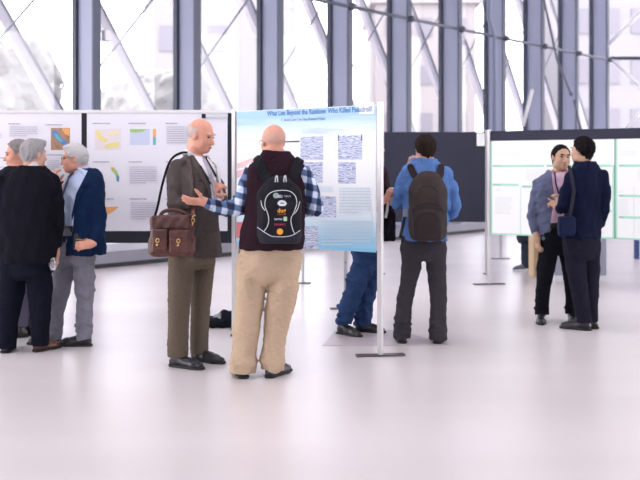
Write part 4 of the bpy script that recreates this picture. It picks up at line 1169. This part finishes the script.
# ============ man in the grey blazer facing the camera (H)
H = P(8.55, 557, skin_a, 'dark-haired man in a grey-blue blazer and pink shirt, facing the camera')
bz = cloth('grey blue blazer wool', (.115, .13, .215), bscale=500); tr = cloth('black trouser wool', (.008, .008, .013), bscale=400); pk = cloth('pink shirt cotton', (.66, .45, .58))
th = H.secs([(171, 549, 571, 0, .8), (175, 541, 579, 0, .62), (180, 536, 584, 0, .52), (192, 534, 586, 0, .54), (210, 536, 584, 0, .58), (226, 537, 583, 0, .62), (239, 538, 583, 0, .64)], yaw=168)
hl = [(538.5, 184, 0, .058), (535, 200, .0, .055), (532, 216, .02, .05), (535.5, 233, -.04, .036), (537.5, 239, -.06, .028)]
hr = [(581, 184, .0, .058), (585, 200, 0, .055), (584, 212, -.04, .05), (572, 208, -.15, .042), (561, 203, -.19, .032), (558, 201, -.2, .028)]
q1 = [(549, 245, 0, .092), (546, 268, -.01, .08), (543, 290, -.02, .066), (542, 314, 0, .062)]
q2 = [(567, 245, 0, .092), (570, 268, -.01, .08), (572, 290, -.02, .066), (572.5, 313, 0, .062)]
H.head((561, 158, -.02), 170, 0, 3, sc=1.02, neck=(560, 176, 0), wide=1.02)
H.hand(H.w((537, 238, -.06)), (.1, -.15, -1), (-.9, -.3, 0), 1, .4, .95)
H.hand(H.w((559, 203, -.2)), (-.35, -.1, .85), (.2, -.9, 0), -1, 1.2, .85)
H.body(th, [q1, q2], [hl, hr])
blackhair = mat('black hair', (.006, .004, .006), .7, spec=.12)
H.face(blackhair); H.hair('short', blackhair, grow=.006)
hf, ho = garment(H, 'blazer', bz, th, [(hl[:-1], 'end'), (hr[:-1], 'end')], amp=.004, seed=31, carves=[([(551.5, 168), (568, 168), (577, 190), (580, 220), (582, 242), (543, 242), (552, 229), (555, 214), (553.5, 198), (551.5, 184)], .02)])
patch_obj(hf, 'shirt', pk, H.root, off=.001, t=.004, poly=[(550, 169), (570, 168), (580, 190), (582, 226), (550, 226), (553, 205), (550, 185)])
patch_obj(hf, 'lapel', bz, H.root, off=.004, t=.004, poly=[(549, 171), (551.5, 171), (552.5, 184), (554.5, 198), (556, 210), (553, 208), (548, 192), (545, 190), (548, 187), (545, 183)])
vc = F(.004); vc.cone([H.w((560.5, 178, -.0)), H.w((560.5, 171, -.01))], [.074, .064], 0, 'end'); vc.half(H.w((560.5, 170, -.06)), (0, -1, .5), k=.003); vc.run().obj('collar', pk, H.root)
patch_obj(hf, 'belt', mat('black belt', (.01, .01, .012), .4), H.root, off=.005, t=.006, poly=[(550, 223), (583, 223), (583, 228), (550, 228)])
patch_obj(hf, 'lanyard', cloth('navy lanyard', (.02, .03, .10)), H.root, off=.008, t=.004, line=[(554.5, 172), (556, 184), (560, 198)], w=.8)
patch_obj(hf, 'lanyard', cloth('navy lanyard', ()), H.root, off=.008, t=.004, line=[(568, 174), (566, 186), (561, 198)], w=.8)
MB().box(H.w((558, 200, -.23)), (.05, .006, .06)).build('name_badge', mat('white card', (.8, .78, .74), .5), H.root)
MB().box(H.w((559.5, 226, -.145)), (.03, .012, .028)).build('belt_buckle', mat('steel buckle', (.6, .5, .4), .3, 1), H.root, bevel=.003)
def hx(f): folds(f, (H.w((542, 303, -.005)), H.w((542, 311, 0))), .061, 2, 8); folds(f, (H.w((572.5, 302, -.005)), H.w((572.5, 310, 0))), .061, 2, 9)
garment(H, 'trousers', tr, hips(H.secs([(222, 540, 579, 0, .66), (238, 537, 580, 0, .68), (250, 537, 580, 0, .72)], yaw=168)), [(q1, 'z'), (q2, 'z')], amp=.005, wl=.12, seed=32, squash=(1, 1, .3), extra=hx)
H.shoe(q1, (543, 318), (541.5, 323.5)); H.shoe(q2, (568, 317), (573, 323))

# ============ man in the navy suit seen from behind (I)
I = P(8.12, 582, skin_a, 'dark-haired man in a navy suit jacket, seen from behind, facing the grey blazer')
nv = cloth('navy suit wool', (.006, .009, .030), bscale=500); nt2 = cloth('charcoal pinstripe wool', (.014, .014, .026), bscale=500)
ti = I.secs([(161, 576, 593, 0, .85), (165, 572, 600, 0, .66), (171, 568, 604, 0, .55), (182, 565, 607, 0, .56), (200, 564, 606, 0, .6), (218, 563, 603, 0, .66), (238, 562, 601, 0, .7)], yaw=-35)
ia = [(571, 177, -.02, .056), (566, 192, -.06, .054), (563, 206, -.08, .053), (561, 209, .02, .044), (558, 208, .10, .032), (557, 206, .14, .028)]
ib = [(602, 176, .02, .058), (604.5, 192, .0, .056), (604, 210, -.02, .05), (600, 224, .08, .040), (597, 230, .12, .03)]
i1 = [(574, 245, -.02, .09), (576, 268, -.02, .088), (580, 295, -.02, .074), (584, 322, -.02, .066)]
i2 = [(591, 245, .04, .09), (591, 268, .04, .078), (591, 295, .04, .064), (591, 321, .06, .060)]
I.head((582, 151, .0), -48, 0, sc=.98, neck=(583, 168, .0))
I.hand(I.w((558, 207, .12)), (-.5, .6, .4), (0, -.6, .7), 1, .6, .9)
I.hand(I.w((597, 230, .12)), (-.3, .6, -.6), (.8, 0, 0), 1, .5, .9)
I.body(ti, [i1, i2], [ia, ib])
I.face(blackhair); I.hair('short', blackhair, grow=.014, amp=.003)
xf_, _ = garment(I, 'jacket', nv, ti, [(ia[:-1], 'end'), (ib[:-1], 'end')], amp=.005, seed=41)
vc = F(.004); vc.cone([I.w((583, 167, .0)), I.w((583, 160, .0))], [.080, .066], 0, 'end'); vc.run().obj('collar', nv, I.root)
garment(I, 'trousers', nt2, hips(I.secs([(230, 563, 600, 0, .72), (245, 562.5, 600, 0, .72), (255, 563, 600, .01, .76)], yaw=-35)), [(i1, 'z'), (i2, 'z')], amp=.0035, wl=.12, seed=42, squash=(1, 1, .3))
I.shoe(i1, (591, 332), (569, 330)); I.shoe(i2, (594, 327), (580, 326))
bg_ = empty('shoulder_bag', I.w((567, 215, -.2))); tag(bg_, 'small navy shoulder bag at the left side of the man in the navy suit', 'bag')
bg2 = cloth('navy nylon', (.008, .013, .045), rough=.6)
f = F(.005); f.box(I.w((566.5, 226, -.21)), (.078, .035, .088), basis(-10), .025); f.noise(.002, .07, 2).run().obj('body', bg2, bg_)
MB().tube([I.w((569, 218, -.22)), I.w((572, 205, -.19)), I.w((574, 190, -.175)), I.w((572, 178, -.16)), I.w((569, 166, -.08))], .016, 8, ((0, 1, 0), .3)).build('strap', cloth('charcoal webbing', (.03, .03, .045)), bg_, True)

# ============ three older men at the left
A = P(7.13, 26, skin_m, 'grey-haired man in a black suit seen from behind, at the far left')
bs = cloth('black suit wool', (.007, .007, .012), bscale=500, var=.2); bt = cloth('navy black trouser wool', (.007, .008, .017), bscale=500, var=.2)
ta = A.secs([(166, 22, 44, 0, .8), (170, 12, 50, 0, .64), (176, 2, 56, 0, .54), (190, -4, 58, 0, .56), (215, -4, 58, 0, .62), (240, -2, 58, 0, .66), (262, -1, 56, 0, .68)], yaw=14)
a1 = [(2, 182, 0, .062), (-5, 202, 0, .058), (-8, 222, .02, .052), (-7, 244, .04, .040), (-6, 252, .05, .028)]
a2 = [(52, 180, 0, .062), (57, 202, -.02, .058), (57, 224, -.02, .052), (56, 246, .02, .040), (56, 254, .03, .028)]
b1 = [(14, 265, 0, .105), (12, 290, 0, .098), (8, 318, .0, .080), (6, 348, .0, .076)]
b2 = [(38, 265, .0, .105), (40, 290, 0, .095), (40, 318, .0, .078), (40, 345, .04, .072)]
silver = mat('silver hair', (.30, .29, .30), .7); silver2 = mat('white silver hair', (.50, .49, .50), .7)
A.head((34, 154.5, .0), 42, -4, sc=.98, neck=(33, 172, .0))
A.hand(A.w((56, 252, .02)), (.0, -.1, -1), (.9, -.2, 0), -1, .5, .95)
A.hand(A.w((-6, 252, .05)), (.0, 0, -1), (-.9, 0, 0), -1, .5, .95)
A.body(ta, [b1, b2], [a1, a2])
A.hair('full', silver, grow=.008)
garment(A, 'jacket', bs, ta, [(a1[:-1], 'end'), (a2[:-1], 'end')], amp=.005, seed=51)
vc = F(.004); vc.cone([A.w((33, 171, .0)), A.w((33.5, 161.5, .0))], [.080, .071], 0, 'end'); vc.run().obj('shirt_collar', white_shirt, A.root)
vc = F(.004); vc.cone([A.w((33, 173, .0)), A.w((33, 165, -.005))], [.088, .074], 0, 'end'); vc.run().obj('jacket_collar', bs, A.root)
garment(A, 'trousers', bt, hips(A.secs([(250, 1, 50, 0, .7), (265, 1, 51, 0, .7), (274, 1, 51, 0, .74)], yaw=14)), [(b1, 'z'), (b2, 'z')], amp=.0035, wl=.13, seed=52, squash=(1, 1, .3))
A.shoe(b1, (3, 355), (8, 350)); A.shoe(b2, (36, 354), (62, 349), mat('brown shoe leather', (.10, .035, .018), .35), sc=.85)
gl_ = empty('drinking_glass', A.w((52, 262, -.02))); tag(gl_, 'clear plastic cup held low by the grey-haired man in the black suit', 'cup')
cg = mat('clear cup plastic', (.85, .88, .95), .1); cg.node_tree.nodes['Principled BSDF'].inputs['Transmission Weight'].default_value = .8
MB().tube([A.w((53.5, 270, -.05)), A.w((52, 262, -.05)), A.w((51.5, 258, -.05))], [.024, .032, .034], 14).build('cup_body', cg, gl_, True)

Bp = P(7.75, 18, skin_r, 'ruddy man with grey hair looking left, mostly hidden behind the man in the black suit')
tb = Bp.secs([(166, 10, 34, 0, .8), (171, 2, 42, 0, .64), (178, -1, 48, 0, .56), (195, -2, 50, 0, .58), (220, 0, 48, 0, .62), (250, 1, 46, 0, .68)], yaw=-60)
c1 = [(4, 182, -.08, .055), (3, 200, -.1, .052), (4, 218, -.1, .048), (-2, 228, 0, .038), (-4, 232, .06, .028)]
c2 = [(42, 172, .05, .06), (47, 188, .06, .052), (46, 208, .06, .048), (42, 228, .02, .038), (41, 234, 0, .028)]
d1 = [(15, 255, -.03, .09), (17, 280, -.03, .082), (19, 305, 0, .07), (20, 326, 0, .066)]
d2 = [(32, 255, .06, .09), (33, 280, .06, .08), (33, 305, .08, .068), (33, 325, .1, .062)]
Bp.head((17.5, 155, .0), -112, -6, sc=1.02, neck=(22, 172, .02))
Bp.hand(Bp.w((-4, 232, .06)), (-.5, 0, -.8), (-.6, 0, .4), 1, .5); Bp.hand(Bp.w((41, 234, 0)), (0, 0, -1), (.9, 0, 0), 1, .5)
Bp.body(tb, [d1, d2], [c1, c2])
Bp.face(silver); Bp.hair('short', mat('grey brown hair', (.22, .19, .19), .7), grow=.014)
garment(Bp, 'jacket', bs, tb, [(c1[:-1], 'end'), (c2[:-1], 'end')], amp=.005, seed=61)
garment(Bp, 'trousers', cloth('violet grey trouser cloth', (.11, .10, .15)), hips(Bp.secs([(240, 4, 44, 0, .74), (262, 4, 43, 0, .76)], yaw=-60)), [(d1, 'z'), (d2, 'z')], amp=.005, seed=62, squash=(1, 1, .3))
Bp.shoe(d1, (24, 334), (10, 335)); Bp.shoe(d2, (37, 331), (25, 331))

Cc = P(7.37, 78, skin_r, 'white-haired man with glasses in a navy blazer and grey jeans, facing left')
nb = cloth('navy blazer cloth', (.006, .018, .055), bscale=400, var=.2); jn = cloth('grey denim', (.20, .20, .245), bscale=350, var=.18, vscale=25); ls = cloth('light blue shirt', (.48, .56, .78))
tc_ = Cc.secs([(168, 76, 97, .02, .8), (173, 70, 102, .02, .66), (180, 64, 105, .01, .62), (195, 60, 106, 0, .64), (215, 60, 106, 0, .68), (235, 62, 106, 0, .72), (254, 63, 106, 0, .74)], yaw=-122)
e1 = [(91, 182, -.12, .058), (97, 200, -.15, .055), (100, 217, -.15, .050), (98, 234, -.19, .042), (93, 242, -.22, .034), (91, 244, -.23, .028)]
e2 = [(68, 180, .08, .052), (58, 196, .14, .05), (54, 206, .12, .046), (55, 192, .02, .038), (56, 183, -.02, .030)]
f1 = [(83, 250, -.03, .09), (84, 275, -.03, .084), (85, 305, .0, .068), (84, 339, 0, .062)]
f2 = [(70, 250, .06, .09), (64, 275, .06, .082), (57, 305, .06, .068), (53.5, 339, .06, .064)]
Cc.head((74.5, 159, .0), -104, -4, sc=.98, neck=(85, 176, .03))
Cc.hand(Cc.w((91, 244, -.23)), (-.9, -.05, -.12), (.0, -.9, .35), 1, .35, .95)
Cc.hand(Cc.w((56, 184, -.02)), (-.1, -.3, .9), (-.6, -.7, .1), 1, .7, .95)
Cc.body(tc_, [f1, f2], [e1, e2])
Cc.face(silver2, glass_f); Cc.hair('full', silver2, grow=.008, seed=4)
cj, _ = garment(Cc, 'blazer', nb, tc_, [(e1[:-1], 'end'), (e2[:-1], 'end')], amp=.004, seed=71,
        carves=[([(77, 168), (83, 172), (86, 176), (77, 194), (72, 215), (72, 236), (56, 236), (57, 215), (61, 195), (68, 176)], .02)])
patch_obj(cj, 'shirt', ls, Cc.root, off=.001, t=.004, poly=[(76, 166), (88, 171), (79, 195), (74, 215), (73, 229), (56, 229), (56, 215), (60, 193), (67, 176)])
patch_obj(cj, 'lapel', nb, Cc.root, off=.005, t=.004, poly=[(88, 170), (92, 176), (87, 186), (83, 187), (84, 190), (77, 204), (72, 222), (71.5, 215), (76, 194), (84, 178)])
vc = F(.004); vc.cone([Cc.w((84, 175, .01)), Cc.w((80.5, 168, .0))], [.074, .066], 0, 'end'); vc.run().obj('collar', ls, Cc.root)
patch_obj(cj, 'belt', mat('black belt', ()), Cc.root, off=.005, t=.007, poly=[(58, 226), (73, 226), (73, 232), (58, 232)])
cb = bvh_of(_); q = hit(cb, 82, 189.5, .004)
if q is not None: MB().ball(q, .013, 12, (1, .4, 1)).build('lapel_badge', mat('white mint badge', (.7, .85, .82), .5), Cc.root, True)
def cx_(f):
    folds(f, (Cc.w((53.8, 322, .06)), Cc.w((53.5, 335, .06))), .062, 3, 8); folds(f, (Cc.w((84.3, 322, 0)), Cc.w((84, 335, 0))), .060, 3, 9); folds(f, (Cc.w((84, 268, -.03)), Cc.w((85, 290, -.01))), .078, 3, 10, .004)
garment(Cc, 'trousers', jn, hips(Cc.secs([(228, 62, 95, 0, .76), (248, 62, 96, 0, .78), (260, 62, 95, 0, .8)], yaw=-122)), [(f1, 'z'), (f2, 'z')], amp=.006, wl=.11, seed=72, squash=(1, 1, .4), extra=cx_)
Cc.shoe(f1, (88, 347), (66, 347)); Cc.shoe(f2, (57, 343), (40, 343))
bkk = empty('notebook', Cc.w((82, 242, -.27))); tag(bkk, 'black notebook held at the hip by the white-haired man in the navy blazer', 'notebook')
Bn = basis(-10, 0, -4)
MB().box(Cc.w((82, 242, -.2)), (.13, .022, .13), [Vector(b) for b in Bn]).build('cover', mat('black cover', (.012, .012, .014), .5), bkk, bevel=.004)
MB().tube([Cc.w((76, 239.5, -.218)), Cc.w((88, 239.5, -.218))], .0035, 6).build('clasp_band', mat('dull brass band', (.3, .24, .12), .4, .6), bkk)
cpc = empty('paper_cup', Cc.w((52.5, 181, -.1))); tag(cpc, 'small pale cup raised by the white-haired man in the navy blazer', 'cup')
MB().tube([Cc.w((51.5, 182, -.08)), Cc.w((50, 176, -.08))], [.024, .032], 14).build('cup_body', mat('grey paper cup', (.35, .34, .37), .6), cpc, True)

# ============ person behind the blue poster (F)
Fp = P(7.9, 356, skin_r, 'person in blue jeans walking behind the blue poster, only legs and one forearm showing')
jd = cloth('blue denim', (.028, .058, .145), bscale=350, var=.3, vscale=22)
tf_ = Fp.secs([(163, 358, 380, .0, .8), (170, 352, 386, .0, .6), (185, 348, 388, 0, .6), (215, 348, 386, 0, .66), (250, 350, 381, 0, .72)], yaw=75)
g1 = [(357, 180, -.15, .055), (358, 205, -.16, .05), (368, 215, -.2, .042), (380, 205, -.2, .034), (384, 200, -.2, .028)]
g2 = [(378, 180, .14, .055), (383, 200, .16, .052), (388, 217, .14, .050), (389.5, 203, .05, .040), (390, 197, .02, .028)]
k1 = [(366, 250, -.04, .105), (361, 272, -.04, .098), (351, 298, -.02, .080), (343, 324, 0, .068)]
k2 = [(370, 250, .06, .10), (371, 275, .08, .088), (366, 300, .10, .076), (362, 325, .12, .070)]
Fp.head((372, 146, .0), 85, -4, sc=.98, neck=(369, 168, 0))
Fp.hand(Fp.w((389.5, 200, .02)), (.15, -.1, .95), (-.6, .7, 0), 1, .7, .95); Fp.hand(Fp.w((384, 200, -.2)), (.4, 0, .8), (0, -.9, 0), 1, .7, .95)
Fp.body(tf_, [k1, k2], [g1, g2])
Fp.face(blackhair); Fp.hair('short', mat('brown hair', ()), grow=.01)
garment(Fp, 'jacket', cloth('dark maroon jacket cloth', (.030, .012, .018)), tf_, [(g1[:-1], 'end'), (g2[:-1], 'end')], amp=.005, seed=81)
def fx(f):
    folds(f, (Fp.w((346, 310, 0)), Fp.w((344, 321, 0))), .067, 3, 8); folds(f, (Fp.w((363.5, 308, .11)), Fp.w((362.5, 320, .12))), .068, 3, 9); folds(f, (Fp.w((361, 268, -.04)), Fp.w((356, 286, -.03))), .09, 3, 10, .004)
garment(Fp, 'trousers', jd, hips(Fp.secs([(244, 352, 381, 0, .78), (256, 352, 381, 0, .8)], yaw=75)), [(k1, 'z'), (k2, 'z')], amp=.007, wl=.11, seed=82, squash=(1, 1, .4), extra=fx)
Fp.shoe(k1, (338, 333), (361, 337)); Fp.shoe(k2, (357, 330), (389, 332), sc=1.0)
cpf = empty('coffee_cup', Fp.w((392, 190, -.02))); tag(cpf, 'white-lidded paper cup held up beside the aluminium pole of the front board', 'cup')
MB().tube([Fp.w((393.2, 198, -.03)), Fp.w((393.2, 190, -.03))], [.026, .034], 14).build('cup_body', mat('brown cup sleeve', (.35, .2, .12), .7), cpf, True)
MB().tube([Fp.w((393.2, 190, -.03)), Fp.w((393.2, 187.5, -.03))], [.037, .033], 14).build('lid', mat('white card', ()), cpf, True)
sb = empty('tote_bag', Fp.w((387, 225, -.1))); tag(sb, 'black bag with a pale strap hanging just right of the front aluminium pole', 'bag')
f = F(.006); f.box(Fp.w((388.5, 226, -.12)), (.06, .05, .13), None, .03); f.noise(.003, .07, 3).run().obj('body', blk, sb)
MB().tube(smooth_path([Fp.w((384, 190, -.18)), Fp.w((387.5, 205, -.19)), Fp.w((385.5, 218, -.19))]), .012, 8, ((0, 1, 0), .4)).build('strap', white_shirt, sb, True)

# ============ person behind the right board, only feet showing (J)
J = P(12.9, 524, skin_m, 'person standing behind the right poster board, only dark trouser leg and sneakers showing', h=.012)
sJ = 900 / 12.9
tz = [(CH + .02, W(525, 0, 12.9).x, 12.9, .19, .12, 90), (.9, W(525, 0, 12.9).x, 12.9, .17, .12, 90)]
m1 = [(528, 232, 0, .09), (526, 250, 0, .07), (525, 267, 0, .06)]; m2 = [(531, 232, .2, .09), (531, 250, .2, .07), (531, 264, .25, .06)]
J.head((525, 150, 0), -90, 0, neck=(525, 163, 0)); tj_ = J.secs([(160, 520, 530, 0, .8), (166, 514, 536, 0, .6), (200, 514, 536, 0, .62), (232, 516, 535, 0, .7)], yaw=90)
ja = [(522, 172, -.18, .055), (521, 190, -.2, .05), (521, 212, -.18, .03)]; jb = [(528, 172, .18, .055), (528, 190, .2, .05), (528, 212, .18, .03)]
J.hand(J.w((521, 212, -.18)), (0, 0, -1), (0, -1, 0), 1, .4); J.hand(J.w((528, 212, .18)), (0, 0, -1), (0, 1, 0), 1, .4)
J.body(tj_, [m1, m2], [ja, jb])
J.hair('short', blackhair, h=.008)
garment(J, 'shirt', cloth('dark green cloth', (.03, .05, .05)), tj_, [(ja, 'end'), (jb, 'end')], h=.01)
garment(J, 'trousers', cloth('dark slate trousers', (.03, .04, .06)), hips(J.secs([(224, 517, 534, 0, .8), (240, 517, 534, 0, .8)], yaw=90)), [(m1, 'z'), (m2, 'z')], h=.01)
J.shoe(m1, (530, 273), (515, 274), mat('grey sneaker', (.10, .10, .13), .6), sole=white_paint); J.shoe(m2, (538, 268), (524, 270), mat('grey sneaker', ()), sole=white_paint)

# ============ black bags on the floor behind the two men
fbg = empty('floor_bag', (W(222, 330, 8.3).x, 8.3, 0)); tag(fbg, 'black bag lying on the floor between the grey-suited man and khaki trousers', 'bag')
f = F(.007); f.box(W(220, 324, 8.3), (.20, .12, .065), None, .05); f.ell(W(227, 316, 8.3), (.10, .09, .06), None, .04)
f.half((0, 0, .002), (0, 0, -1)); f.noise(.008, .1, 4).run().obj('body', cloth('black canvas', (.012, .013, .02)), fbg)
f = F(.006); f.ell(W(210, 321, 8.3), (.06, .06, .04), None, .02); f.noise(.006, .06, 3).run().obj('crumpled_flap', cloth('dark navy canvas', (.02, .03, .05)), fbg)
f = F(.005); f.box(W(219, 316.5, 8.25), (.035, .05, .028), basis(20, 0, 25), .01); f.noise(.003, .05, 2).run()
gb2 = f.obj('folded_cloth', cloth('pale grey cloth', (.35, .37, .42)), None); tag(gb2, 'small pale grey folded cloth lying on top of the black floor bag', 'cloth')
